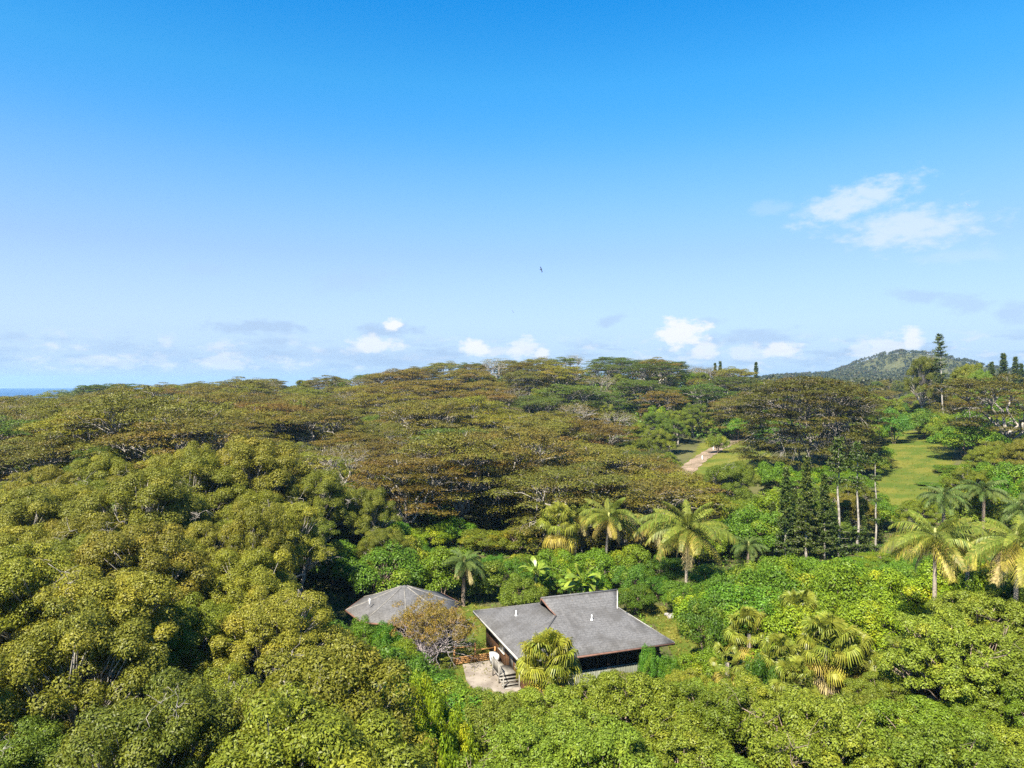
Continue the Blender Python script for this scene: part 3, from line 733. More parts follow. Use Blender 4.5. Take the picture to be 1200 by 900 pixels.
def frond_feather(seed, Ln=4.4, e0=40, droop=75, pairs=44, leaf=.9, mat='coco', acc=.3, hang=.85):
    """rachis in local XZ from the origin, leaflets hanging from both sides"""
    rng = np.random.default_rng(seed); A = Acc(); pts = []; p = np.zeros(3); n = 12; ang = R(e0)
    for i in range(n + 1):
        pts.append(p.copy()); t = i / n; ang2 = R(e0) - R(droop) * t ** 1.3
        p = p + np.array([math.cos(ang2), 0, math.sin(ang2)]) * Ln / n
    pts = np.array(pts); A.tube(pts.tolist(), list(np.linspace(.055, .01, n + 1)), 4)
    Q = []; Cc = []
    for i in range(pairs):
        t = .14 + .86 * i / (pairs - 1); f = t * n; j = min(int(f), n - 1); b = pts[j] + (pts[j + 1] - pts[j]) * (f - j); d = pts[j + 1] - pts[j]; d /= np.linalg.norm(d)
        l = leaf * (math.sin(math.pi * min(1, .22 + t * .78)) ** .6) * rng.uniform(.6, 1.12) + .12
        for s in (-1, 1):
            out = np.array([0, s, 0]) * .8 + d * .55 + np.array([0, 0, .12]); out /= np.linalg.norm(out)
            m = b + out * l * .5 + np.array([0, 0, -l * .10]); e = b + out * l * .85 + np.array([0, 0, -l * hang * rng.uniform(.6, 1.1)])
            w = d * .042; w2 = d * .036
            Q.append([b - w * .5, b + w * .5, m + w2, m - w2]); Q.append([m - w2, m + w2, e + d * .012, e - d * .012])
            c = [rng.random(), min(1, max(0, acc + .25 * rng.normal() + .25 * t)), rng.random()]; Cc += [c, c]
    A.quads(np.array(Q), np.array(Cc)); return A.mesh('frond', mat)
def frond_fan(seed, pet=1.1, Rf=.95, seg=24, e0=30, tipdroop=.5, mat='fan', acc=.3):
    rng = np.random.default_rng(seed); A = Acc(); a = R(e0); d = np.array([math.cos(a), 0, math.sin(a)]); up = np.array([-math.sin(a), 0, math.cos(a)]); y = np.array([0, 1, 0])
    hub = d * pet; A.tube([(0, 0, 0), tuple(hub * .5 + up * .05), tuple(hub)], [.035, .028, .02], 4)
    Q = []; Cc = []
    for i in range(seg):
        t0 = -2.2 + 4.4 * i / seg; t1 = -2.2 + 4.4 * (i + 1) / seg
        r = Rf * rng.uniform(.9, 1.12); tm = (t0 + t1) / 2; dr = tipdroop * rng.uniform(.8, 1.25)
        def pt(t, q, fall):
            o = d * math.cos(t) + y * math.sin(t); return hub + o * q + up * (.06 * q * math.cos(t) - .22 * abs(math.sin(t)) * q) - np.array([0, 0, fall])
        m0, m1 = pt(t0, r * .48, .02), pt(t1, r * .48, .02); mm = pt(tm, r * .48, -.04)
        k0, k1 = pt(tm - .055, r * .78, dr * .18), pt(tm + .055, r * .78, dr * .18)
        q0 = .92 if dr > .8 else 1.02
        e0_, e1_ = pt(tm - .012, r * q0, dr * .55), pt(tm + .012, r * q0, dr * .55)
        Q.append([hub, m0, mm, hub + d * .005]); Q.append([hub, mm, m1, hub + d * .005]); Q.append([m0, m1, k1, k0]); Q.append([k0, k1, e1_, e0_])
        c = [rng.random(), min(1, max(0, acc + .2 * rng.normal())), rng.random()]; Cc += [c, c, c, c]
    A.quads(np.array(Q), np.array(Cc)); return A.mesh('frond', mat)
def blade_banana(seed, Ln=2.3, e0=60, droop=70, wid=.36):
    rng = np.random.default_rng(seed); A = Acc(); pts = []; p = np.zeros(3); n = 9
    for i in range(n + 1):
        pts.append(p.copy()); g_ = R(e0) - R(droop) * (i / n) ** 1.5; p = p + np.array([math.cos(g_), 0, math.sin(g_)]) * Ln / n
    A.tube([tuple(q) for q in pts], list(np.linspace(.04, .008, n + 1)), 4); Q = []; Cc = []
    for i in range(2, n):
        def w(k): return wid * max(.06, math.sin(math.pi * min(1, max(0, (k - 1.6) / (n - 1.4)))) ** .6)
        for s in (-1, 1):
            a, b = pts[i], pts[i + 1]; j = rng.uniform(.85, 1.0)
            Q.append([a, b, b + np.array([0, s * w(i + 1), .10 * w(i + 1)]), a + np.array([0, s * w(i) * j, .10 * w(i)])]); Cc.append([rng.random(), .2 + .3 * rng.random(), rng.random()])
    A.quads(np.array(Q), np.array(Cc)); return A.mesh('leaf_blade', 'banana')

BL = [proto_broadleaf(10 + i, H=11 + (i % 2), Rc=5.4 + .3 * (i % 3)) for i in range(5)]
UM = [proto_broadleaf(30 + i, H=7.0, Rc=4.8, lobes=22, per=10, leaves=430, L=.14, W=.082, mat='umbrella', cr=(.40, .66), bare=2, bark='bark_brown', leafz=-.1) for i in range(4)]
SH = [proto_shrub(50 + i, mat='shrub') for i in range(5)]
AL = [proto_albizia(70 + i, H=13 + (i % 3) * 1.2, Rc=9.6 - (i % 2) * 1.2) for i in range(5)]
ALD = [proto_albizia(80 + i, H=13.5, Rc=8.5, dens=.16, low=.6, pads=80) for i in range(2)]
GREAT = proto_albizia(90, H=22, Rc=15.5, pads=400, leaves=440, L=.36, W=.18, low=1.15, lowz=(.14, .80), pr=(1.5, 2.7))
PN = [proto_pine(100, Rc=2.0, per=46, nb=8), proto_pine(101, H=12, Rc=1.8, per=46, nb=8)]
PNS = [proto_pine(110, H=14, Rc=1.4, gaps=((.12, .16), (.27, .60), (.66, .70)), bare=.03, nb=8, per=24), proto_pine(111, H=14, Rc=1.2, gaps=((.1, .13), (.24, .58), (.7, .74), (.8, .83)), bare=.02, nb=8, per=22),
       proto_pine(112, H=14, Rc=1.0, gaps=((.08, .30), (.34, .52), (.56, .74), (.78, .9)), bare=.02, nb=8, per=22)]
PNT = proto_pine(120, H=20, Rc=1.7, gaps=((0, .44), (.60, .64), (.75, .78)), bare=.44, nb=6, per=30)

rnd = random.Random(7)
def place(name, proto, x, y, s, label, cat, group=None, tint=(1, 1, 1), rz=None, sz=None, tilt=(0, 0), z=None):
    tr, cr_, Hh, Rr = proto
    o = empty(name, (x, y, float(ground(x, y)[0]) if z is None else z), rnd.uniform(0, 6.283) if rz is None else rz)
    o.rotation_euler[0] = tilt[0]; o.rotation_euler[1] = tilt[1]
    o.scale = (s, s, s if sz is None else sz); tag(o, label, cat, group)
    link('trunk', tr, o); link('crown', cr_, o, color=tint)
    return o
def hs(rgb, j=.1):
    b = 1 + rnd.uniform(-j, j) * 1.3
    return tuple(max(0, c * b * (1 + rnd.uniform(-j, j) * .35)) for c in rgb)

PLACED = [(-10.4, 71.2, 7.0)]      # x, y, radius of everything put down, to keep scatter apart
def proj(x, y, z): return 600 + F * x / y, 450 - F * (z - CAMZ) / y

# --- palms
def ring_crown(o, z, meshes, plan, sc=1.0, seed=0, name='frond', color=(1, 1, 1), lean=(0, 0), spread=0.0):
    r_ = random.Random(seed)
    for (mi, cnt, el, jit, szf) in plan:
        a0 = r_.uniform(0, 6.28)
        for k in range(cnt):
            az = a0 + 2 * math.pi * k / cnt + r_.uniform(-.32, .32); s = sc * szf * r_.uniform(.78, 1.12)
            link(name, meshes[mi], o, (lean[0], lean[1], z + r_.uniform(-.08, .08) + spread * (.9, .45, 0, -.5, -1.0)[min(mi, 4)]), (r_.uniform(-.45, .45), R(-el + r_.uniform(-jit, jit)), az), (s, s, s), hs(color, .12))
CO = [frond_feather(1, 4.2, 62, 60, acc=.2), frond_feather(2, 4.6, 38, 85, acc=.3), frond_feather(3, 4.5, 15, 85, acc=.55), frond_feather(4, 4.0, -12, 55, mat='oldfrond', acc=.5, hang=.9), frond_feather(5, 3.6, -45, 35, mat='deadfrond', acc=.6, hang=.9)]
DK = [frond_feather(6, 3.0, 60, 75, 32, .6, 'dark_palm', .2), frond_feather(7, 3.1, 32, 95, 32, .6, 'dark_palm', .3), frond_feather(8, 3.0, 5, 80, 32, .6, 'dark_palm', .4), frond_feather(9, 2.6, -40, 40, 28, .5, 'deadfrond', .5)]
FN = [frond_fan(1, .95, .80, e0=66, tipdroop=.5), frond_fan(2, 1.15, .85, e0=40, tipdroop=.9), frond_fan(3, 1.2, .85, e0=8, tipdroop=1.1), frond_fan(4, 1.1, .85, e0=-30, tipdroop=1.1, mat='oldfrond', acc=.35), frond_fan(5, 1.1, .8, e0=-62, tipdroop=.8, mat='deadfrond', acc=.4)]
BN = [blade_banana(1, 2.3, 72, 50), blade_banana(2, 2.4, 52, 85), blade_banana(3, 2.1, 28, 85)]
COCO_PLAN = [(0, 6, 0, 13, .85), (1, 9, 0, 14, 1), (2, 9, 0, 14, 1), (3, 5, 0, 16, .95), (4, 3, 0, 14, .9)]
def trunk_mesh(base_z, top, r0, r1, bend, seed, mat='bark_palm', n=14):
    r_ = np.random.default_rng(seed); A = Acc(); pts = []; rad = []
    for i in range(n + 1):
        t = i / n; pts.append((bend[0] * t * t, bend[1] * t * t, base_z + (top - base_z) * t)); rad.append((r0 + (r1 - r0) * t) * (1.35 - .35 * min(1, t * 8)) * (1 + .05 * (i % 2)))
    A.tube(pts, rad, 8); return A.mesh('trunk', mat, True)
def coconut(px, d, crown_py, label, sc=1.0, bend=(.5, 0), seed=1, plan=COCO_PLAN, color=(1, 1, 1), group=None):
    g = G(px, d); top = topz(crown_py, d) - g.z; top = max(3.0, top)
    x0 = g.x - bend[0]; y0 = g.y - bend[1]; o = empty('coconut_palm', (x0, y0, g.z)); tag(o, label, 'palm tree', group)
    link('trunk', trunk_mesh(-.6, top, .20, .13, bend, seed), o)
    ring_crown(o, top, CO, plan, sc, seed, color=color, lean=bend)
    c = Acc(); c.tube([(bend[0], bend[1], top - .55), (bend[0], bend[1], top + .25), (bend[0], bend[1], top + .8)], [.16, .22, .06], 8); part('crown_shaft', c, 'rachis', o)
    for k in range(7):
        a = k * .9 + seed; c_ = Acc(); r_ = .13
        bm2 = bmesh.new(); bmesh.ops.create_icosphere(bm2, subdivisions=1, radius=r_)
        me2 = bpy.data.meshes.new('coconut'); bm2.to_mesh(me2); bm2.free(); me2.materials.append(M['rachis'])
        link('coconut', me2, o, (bend[0] + .30 * math.cos(a), bend[1] + .30 * math.sin(a), top - .25 - .12 * (k % 3)), scale=(1, 1, 1.25))
    PLACED.append((g.x, g.y, 2.0)); return o
coconut(806, 81, 621, 'tall coconut palm with a bare trunk rising behind the right end of the house', 1.3, (.3, .4), 3)
coconut(714, 93, 606, 'coconut palm with bright fronds left of the tall bare-trunked palm', 1.1, (.5, 0), 4)
coconut(770, 98, 616, 'coconut palm half hidden behind the tall bare-trunked palm', .95, (-.5, .2), 5)
coconut(676, 98, 604, 'coconut palm with thin upright fronds beside the yellowing fan palm', .95, (.2, 0), 6)
coconut(1096, 57, 630, 'yellow-fronded coconut palm standing in front of the dark palms', 1.04, (.2, .2), 8, [(0, 4, 0, 8, .85), (1, 5, 0, 8, 1), (2, 7, 0, 8, 1), (3, 7, 0, 10, .95), (4, 3, 0, 8, .9)])
coconut(1192, 55, 634, 'yellow-fronded coconut palm on the bank beyond the umbrella trees', 1.08, (.3, .2), 9, [(0, 4, 0, 8, .85), (1, 5, 0, 8, 1), (2, 6, 0, 8, 1), (3, 7, 0, 10, .95), (4, 4, 0, 8, .9)])
coconut(1135, 63, 640, 'small coconut palm squeezed between two yellow-fronded palms', .7, (.2, 0), 10)
def darkpalm(px, d, crown_py, label, sc, seed, group=None, cat='palm tree', name='feather_palm', dead=0):
    g = G(px, d); top = max(2.0, topz(crown_py, d) - g.z); o = empty(name, g); tag(o, label, cat, group)
    link('trunk', trunk_mesh(-.6, top, .24, .19, (.15, 0), seed, 'bark_brown'), o)
    ring_crown(o, top, DK, [(0, 7, 0, 10, .9), (1, 10, 0, 10, 1), (2, 10, 0, 10, 1)] + ([(3, dead, 0, 12, 1)] if dead else []), sc, seed, lean=(.15, 0))
    c = Acc(); c.tube([(.15, 0, top - .6), (.15, 0, top), (.15, 0, top + .7)], [.2, .26, .06], 8); part('crown_shaft', c, 'rachis', o)
    PLACED.append((g.x, g.y, 1.8)); return o
darkpalm(543, 80, 660, 'grey-green feather palm with hanging dead fronds behind the bare bush', .95, 21, dead=9)
darkpalm(1105, 95, 583, 'dark feather palm rising over the yellow coconut palm', 1.15, 22)
darkpalm(1152, 100, 576, 'broad dark feather palm below the pasture', 1.2, 23)
darkpalm(1196, 92, 596, 'dark feather palm at the edge of the shrubs under the wide albizia', 1.1, 24)
darkpalm(876, 102, 640, 'feather palm low in the brown-topped thicket beside the cook pines', 1.0, 25)
darkpalm(1168, 72, 640, 'slim feather palm behind the yellow-fronded coconut palms', 1.0, 26)
def fanpalm(px, d, crown_py, label, sc, seed, plan=None, color=(1, 1, 1), group=None):
    g = G(px, d); top = max(1.5, topz(crown_py, d) - g.z); o = empty('fan_palm', g); tag(o, label, 'palm tree', group)
    link('trunk', trunk_mesh(-.8, top, .20, .16, (0, 0), seed, 'bark_palm'), o)
    ring_crown(o, top, FN, plan or [(0, 13, 0, 14, .9), (1, 18, 0, 14, 1), (2, 18, 0, 14, 1), (3, 13, 0, 14, 1), (4, 10, 0, 14, .95)], sc, seed, color=color, spread=.95)
    PLACED.append((g.x, g.y, 1.6)); return o
fanpalm(643, 52.5, 781, 'fan palm with yellow-green crown standing against the house roof', 1.32, 31, color=(1.12, 1.06, .92))
for i, (px, d, py, s, lab) in enumerate([
    (655, 94, 614, 1.6, 'fan palm with a yellowing skirt among the coconut palms'),
    (968, 55, 757, 1.35, 'fan palm with long yellow hanging leaves among green shrubs'),
    (1000, 56, 770, 1.1, 'fan palm leaning out beside the yellow-skirted fan palm'),
    (878, 60, 742, 1.15, 'lime fan palm below the little grey shed roof'),
    (937, 62, 722, 1.2, 'fan palm beside the little grey shed roof'),
    (912, 54, 772, 1.0, 'pale fan palm beside the round dark shrub'),
    (932, 50, 803, .9, 'low fan palm with yellow leaves in front of the round dark shrub'),
    (852, 53, 776, .8, 'small dry fan palm with orange leaves by the garden wall')]):
    fanpalm(px, d, py, lab, s, 40 + i, plan=[(0, 6, 0, 10, .9), (1, 9, 0, 10, 1), (2, 10, 0, 10, 1), (3, 10, 0, 10, 1), (4, 5, 0, 10, .95)] if i != 7 else [(1, 4, 0, 10, 1), (2, 5, 0, 10, 1), (3, 9, 0, 10, 1), (4, 6, 0, 10, 1)])
def banana(px, d, base_py, label, sc, seed):
    g = G(px, d); top = max(1.0, topz(base_py, d) - g.z); o = empty('banana_plant', g); tag(o, label, 'banana plant')
    c = Acc(); c.tube([(0, 0, -.4), (0, 0, top * .6), (0, 0, top + .1)], [.16, .13, .07], 8); part('stem', c, 'rachis', o)
    ring_crown(o, top, BN, [(0, 3, 0, 8, 1), (1, 4, 0, 8, 1), (2, 4, 0, 10, 1)], sc, seed, 'leaf_blade'); PLACED.append((g.x, g.y, 1.2))
banana(628, 82, 672, 'banana plant with broad upright leaves behind the roof ridge', 1.15, 51)
banana(683, 79, 684, 'tall banana plant just above the right of the roof gablet', 1.25, 52)
banana(668, 80, 688, 'young banana plant leaning over the roof ridge', .95, 53)
banana(696, 79.5, 690, 'banana plant with drooping leaves beside the tall banana plant', 1.0, 54)

# --- cook pines
def pine(proto, px, d, top_py, label, w=1.0, group=None, tint=(1, 1, 1), tilt=(0, 0)):
    g = G(px, d); hh = (topz(top_py, d) - g.z) / proto[2]
    place('cook_pine', proto, g.x, g.y, hh * w, label, 'pine tree', group, tint, sz=hh, tilt=tilt); PLACED.append((g.x, g.y, 1.4))
for px, d, py, w, p in ((921, 101, 548, .95, 0), (945, 99, 534, .95, 1), (966, 100, 556, .95, 0), (931, 107, 572, 1.0, 1), (956, 108, 575, 1.0, 0), (906, 106, 588, 1.1, 1), (976, 101, 588, 1.15, 1), (992, 104, 598, 1.2, 0), (1013, 103, 604, 1.2, 1), (1032, 106, 612, 1.2, 0), (938, 100, 596, 1.15, 0)):
    pine(PN[p], px, d, py, 'dense dark cook pine in the clump in front of the great albizia', w, 'dense cook pines below the great albizia')
pine(PNS[0], 983, 101, 512, 'bare-trunked cook pine with a bushy top next to the dense pine clump', 1.0)
pine(PNS[1], 1005, 102, 520, 'bare-trunked cook pine between two other bare-trunked pines', .95)
pine(PNS[2], 1026, 103, 533, 'thin cook pine with a few tufts at the pasture edge', .85)
pine(PNT, 1106, 216, 392, 'tall leaning cook pine with long grey trunk breaking the skyline', 1.05, tilt=(0, R(3)))
for px, d, py in ((1148, 300, 426), (1162, 300, 424), (1176, 300, 414), (1190, 330, 418), (1197, 310, 426)):
    pine(PN[0], px, d, py, 'dark cook pine in the row below the round hill', 1.15, 'skyline cook pines right of the tall pine')
for px, d, py in ((838, 345, 425), (844, 348, 423), (886, 370, 424)):
    pine(PN[1], px, d, py, 'small cook pine on the skyline at the end of the wooded ridge', 1.0, 'skyline cook pines at the ridge end')

# --- the great albizia, and other single trees
def tree_at(name, proto, px, d, top_py, label, cat='tree', wid_px=None, tint=(1, 1, 1), group=None, rz=None):
    g = G(px, d); sz = (topz(top_py, d) - g.z) / proto[2]; s = (wid_px / F * d / 2 / (proto[3] * 1.05)) if wid_px else sz
    place(name, proto, g.x, g.y, s, label, cat, group, tint, rz, sz); PLACED.append((g.x, g.y, s * proto[3] * .8))
tree_at('great_albizia', GREAT, 946, 163, 447, 'great spreading albizia with layered dark crown beside the pasture', wid_px=172, tint=(.62, .68, .68), rz=1.0)
tree_at('albizia_tree', AL[1], 540, 118, 512, 'albizia with pale spreading trunks open to view behind the feather palm', wid_px=150, tint=(.9, 1.0, .85))
tree_at('albizia_tree', AL[2], 1178, 165, 446, 'wide layered albizia over the shrubs beside the pasture', wid_px=150, tint=(.75, .76, .78))
tree_at('albizia_tree', AL[3], 507, 265, 446, 'rust-brown albizia crown standing out on the wooded slope', wid_px=100, tint=(1.25, .92, .95))
tree_at('broadleaf_tree', BL[2], 348, 185, 470, 'round bushy tree poking above the flat albizia canopy', wid_px=34, tint=(.95, 1.0, .9))
tree_at('broadleaf_tree', BL[1], 197, 190, 480, 'bright yellow-green tree among the flat albizia canopy', wid_px=60, tint=(1.2, 1.25, .8))
tree_at('broadleaf_tree', BL[3], 1084, 225, 418, 'dark dense tree beside the tall leaning cook pine', wid_px=48, tint=(.6, .72, .8))
tree_at('broadleaf_tree', BL[0], 1134, 228, 425, 'rounded olive tree right of the tall leaning cook pine', wid_px=52, tint=(.95, 1.0, .95))
tree_at('broadleaf_tree', BL[4], 1148, 222, 436, 'bright green tree below the rounded olive tree', wid_px=50, tint=(.8, 1.15, .9))
for i_, (px, d, py, w, lab, t) in enumerate(((300, 88, 510, 150, 'big domed olive tree standing above the rest of the foreground wood', (.95, .98, .9)), (372, 88, 552, 100, 'rounded olive tree next to the big domed olive tree', (.85, .92, .85)),
                             (428, 92, 572, 92, 'dark rounded tree with clumped crown beyond the cottage roof', (.72, .84, .75)), (448, 84, 622, 80, 'low dark rounded tree just beyond the cottage roof', (.70, .80, .72)), (225, 92, 524, 110, 'olive tree on the seaward side of the big domed olive tree', (1.0, 1.0, .9)),
                             (120, 90, 532, 110, 'spreading olive tree at the seaward edge of the foreground wood', (1.0, 1.02, .9)), (50, 84, 548, 110, 'pale olive tree at the seaward edge of the foreground wood', (1.05, 1.05, .9)), (296, 64, 590, 110, 'dense olive tree leaning towards the cottage thicket', (.9, .95, .85)))):
    tree_at('broadleaf_tree', BL[i_ % 5], px, d, py, lab, 'tree', w, t)
for i_, (px, d, py, w, g_) in enumerate(((752, 186, 512, 50, 0), (772, 196, 503, 48, 1), (785, 212, 492, 46, 0), (748, 208, 496, 50, 1), (768, 226, 484, 46, 0), (795, 232, 480, 44, 1), (782, 178, 530, 34, 1), (812, 243, 474, 44, 0), (735, 176, 522, 46, 1), (762, 172, 535, 36, 0))):
    tree_at('broadleaf_tree', BL[(i_ * 2) % 5], px, d, py, ('deep green tree on the bank left of the gravel drive', 'bright green tree on the bank left of the gravel drive')[g_], 'tree', w, ((.6, .82, .62), (.82, 1.0, .62))[g_], ('deep green trees left of the gravel drive', 'bright green trees left of the gravel drive')[g_])
for px, d, py, w, lab, t in ((1048, 196, 480, 40, 'blue-green round shrub at the top of the pasture', (.75, 1.0, 1.1)), (1082, 200, 478, 44, 'dark round shrub at the top of the pasture', (.7, .85, .8)),
                             (1078, 212, 492, 30, 'yellow-green bush on the pasture edge', (1.3, 1.2, .8)), (1103, 190, 494, 36, 'olive bush on the pasture edge', (1.05, 1.05, .9)),
                             (842, 207, 508, 26, 'lone bush on the verge beside the gravel drive', (1, .95, .9)), (1135, 165, 500, 70, 'broad mid-green bush at the foot of the wide albizia', (.9, 1.1, .9)),
                             (912, 150, 540, 46, 'green shrub at the left foot of the great albizia', (.85, 1.05, .7)), (940, 146, 552, 50, 'bright green shrub in front of the great albizia trunk', (.9, 1.12, .65)),
                             (975, 150, 546, 52, 'green shrub at the right foot of the great albizia', (.85, 1.05, .65)), (1010, 155, 530, 50, 'olive shrub between the great albizia and the pasture', (.8, .8, .7)),
                             (1000, 138, 556, 44, 'low green shrub where the pasture meets the bare-trunked pines', (.75, .95, .7)), (1030, 170, 522, 34, 'small green shrub on the left edge of the pasture', (.8, 1.0, .7)),
                             (1118, 150, 545, 48, 'green shrub on the right edge of the pasture', (.75, .95, .7)), (1095, 138, 566, 36, 'low shrub at the bottom corner of the pasture', (.9, 1.0, .7)),
                             (503, 102, 618, 54, 'bright lime shrub under the pale-trunked albizia', (1.1, 1.2, .6)), (532, 108, 606, 50, 'bright green shrub at the foot of the pale-trunked albizia', (.85, 1.1, .65)),
                             (566, 104, 622, 60, 'olive brown shrub between the feather palm and the fan palm', (1.0, .85, .75)), (478, 100, 626, 48, 'deep green shrub beyond the cottage under the forest edge', (.6, .85, .6)), (600, 106, 620, 56, 'rusty olive shrub behind the banana plants', (1.05, .82, .75)),
                             (498, 45, 792, 62, 'lime green shrub below the patio edge', (1.25, 1.25, .55)), (468, 39, 838, 74, 'lime shrub at the seaward end of the thicket below the patio', (1.2, 1.22, .55)), (532, 41, 826, 70, 'large bright lime shrub in the thicket below the patio', (1.3, 1.25, .5)),
                             (446, 46, 786, 58, 'deep green shrub in the thicket next to the foreground wood', (.55, .85, .55)), (418, 44, 800, 58, 'dark shrub tucked against the foreground wood', (.5, .75, .5)), (505, 34, 868, 76, 'low lime shrub farthest below the patio', (1.1, 1.2, .55)),
                             (655, 88, 644, 60, 'bright green shrub below the yellowing fan palm', (.9, 1.05, .65)), (696, 87, 646, 62, 'mid-green shrub below the bright coconut palm', (.85, 1.05, .65)), (738, 90, 640, 58, 'olive green shrub between two coconut palms', (.95, 1.0, .65)),
                             (776, 88, 652, 56, 'dark green shrub behind the tall bare coconut trunk', (.5, .68, .5)), (832, 86, 662, 60, 'yellow-green shrub right of the tall bare coconut trunk', (1.05, 1.1, .6)), (615, 90, 650, 54, 'rusty green shrub behind the first banana plant', (1.0, .92, .7)),
                             (1036, 97, 652, 62, 'yellow-green shrub at the foot of the thin tufted pine', (1.05, 1.1, .6)), (1005, 95, 658, 60, 'bright green shrub at the foot of the bare-trunked pines', (.9, 1.1, .6)), (1066, 93, 650, 60, 'olive shrub between the tufted pine and the yellow coconut palm', (.95, .98, .65)),
                             (424, 63.5, 724, 42, 'green shrub against the front wall of the round cottage', (.7, .95, .6)), (452, 63, 730, 40, 'deep green shrub beside the bare bush at the cottage wall', (.58, .85, .55)),
                             (892, 52, 766, 58, 'round dark-green shrub with dense glossy leaves by the fan palms', (.42, .62, .62)), (830, 63, 700, 60, 'dark green leafy tree at the right corner of the house', (.5, .72, .75)),
                             (741, 82, 662, 46, 'grey-green shrub behind the right end of the roof', (.62, .85, .9)), (762, 57.5, 756, 30, 'low blue-green shrub against the front half wall', (.7, 1.0, .95)),
                             (786, 57, 768, 30, 'rounded green shrub under the right front eave', (.75, .92, .7))):
    tree_at('leafy_shrub', SH[int(px) % 5], px, d, py, lab, 'shrub', w, t)

# --- bare grey bush in front of the cottage
def bare_bush():
    g = G(502, 64.5); o = empty('bare_bush', g); o.scale = (.95, .95, 1.12); tag(o, 'grey leafless bush with a rusty leafy top in front of the round cottage', 'bush')
    rng = np.random.default_rng(5); A = Acc(); tips = []
    def rec(p, d, l, r, dep):
        e = p + d * l; A.tube([tuple(p), tuple((p + e) / 2 + rng.normal(size=3) * l * .07), tuple(e)], [r, r * .85, r * .65], 3 if dep > 1 else 5, cap=False)
        if dep >= 6: tips.append(e); return
        for k in range(2 if dep else 7):
            if dep > 3 and rng.random() < .12: continue
            nd = d + rng.normal(size=3) * (.55 if dep else .8); nd[2] = nd[2] * .85 + (.12 if dep else .25); nd /= np.linalg.norm(nd); rec(e, nd, l * rng.uniform(.72, .95), r * .68, dep + 1)
    for k in range(5): rec(np.array([rng.normal() * .4, rng.normal() * .4, -.3]), np.array([rng.normal() * .35, rng.normal() * .35, 1.0]) / 1.1, 1.25, .09, 0)
    link('branches', A.mesh('branches', 'twig'), o)
    C = Acc(); Qs = []; Cs = []
    for t in sorted(tips, key=lambda q: -q[2])[:520]:
        if rng.random() < .9:
            P, N = puff(rng, t, .34, 40, (1, 1, .8), -.6); q, k = leaf_quads(rng, P, N, .13, .06, np.full(len(P), rng.random())); Qs.append(q); Cs.append(k)
    C.quads(np.concatenate(Qs), np.concatenate(Cs)); link('leafy_top', C.mesh('leafy_top', 'rust'), o)
    PLACED.append((g.x, g.y, 2.5))
bare_bush()

# ------------------------------------------------------------------ scattered trees
def lims(table, px): return float(np.interp(px, [t[0] for t in table], [t[1] for t in table]))
# highest photo row that foliage nearer than the house line may reach, so that house, cottage and drive stay in view
NEAR_TOP = [(-100, 585), (150, 590), (250, 590), (330, 600), (370, 655), (388, 725), (430, 740), (480, 748), (520, 768), (545, 796), (575, 802), (600, 806), (660, 805), (690, 796), (740, 793), (765, 782), (800, 770), (825, 758), (845, 800), (880, 812), (950, 815), (1005, 800), (1030, 745), (1060, 705), (1100, 690), (1300, 680)]
MID_TOP = [(-100, 555), (100, 555), (230, 515), (330, 505), (372, 560), (425, 575), (470, 605), (500, 640), (560, 640), (600, 655), (640, 668), (700, 668), (740, 662), (800, 680), (850, 660), (930, 655), (1040, 655), (1100, 650), (1300, 640)]
BACK_TOP = [(-100, 440), (700, 470), (790, 553), (838, 553), (860, 545), (900, 570), (1000, 560), (1020, 575), (1095, 582), (1125, 545), (1150, 505), (1250, 470)]
KEEP = [[tuple(H(u, v)[:2]) for u, v in ((-3.2, -.6), (14.6, -.6), (14.6, 14.6), (-3.2, 14.6))], [(-16.8, 65), (-4.0, 65), (-4.0, 77.5), (-16.8, 77.5)]] + OPEN
def free(x, y, r):
    for poly in KEEP:
        if inside(poly, np.array([x]), np.array([y]))[0]: return False
    for (a, b, q) in PLACED:
        if (a - x) ** 2 + (b - y) ** 2 < (r + q) ** 2: return False
    return True
def scatter(seed, n_try, pxr, dr, spacing, choose, maxn=999, extra=None):
    """dart-throwing in plan; choose(px, d) -> dict(name, protos, size range, label, cat, group, tint, top table) or None"""
    r_ = random.Random(seed); done = []; cnt = 0
    for _ in range(n_try):
        d = math.sqrt(r_.uniform(dr[0] ** 2, dr[1] ** 2)); px = r_.uniform(*pxr); x = (px - 600) / F * d
        c = choose(px, d, r_)
        if c is None: continue
        rad = spacing(d) * c.get('k', 1.0)
        if any((a - x) ** 2 + (b - d) ** 2 < ((rad + q) / 2) ** 2 for a, b, q in done): continue
        if not free(x, d, rad * .28): continue
        g = float(ground(x, d)[0]); p = r_.choice(c['protos']); s = r_.uniform(*c['size'])
        top = c.get('top'); hi_ = 1.08
        if top is not None:
            rp_ = p[3] * s * c.get('wide', 1.0) * F / d * .85
            zmax = min((topz(lims(top, px + t_ * rp_), d) - g) / (1 - .38 * t_ * t_) + g for t_ in (-1, -.6, -.3, 0, .3, .6, 1))
            if g + p[2] * s > zmax:
                s = (zmax - g) / p[2] * r_.uniform(.9, 1.0); hi_ = .98
                if s < c.get('min', .5): continue
        sz = s * r_.uniform(.86, hi_)
        place(c['name'], p, x, d, s * c.get('wide', 1.0), c['label'], c['cat'], c['group'], hs(c['tint'], .14), sz=sz, tilt=(r_.uniform(-.05, .05), r_.uniform(-.05, .05)))
        done.append((x, d, rad)); cnt += 1
        if cnt >= maxn: break
    for a, b, q in done: PLACED.append((a, b, q * .25))
    return cnt
CNT = {}
OL = dict(name='broadleaf_tree', protos=BL, cat='tree')
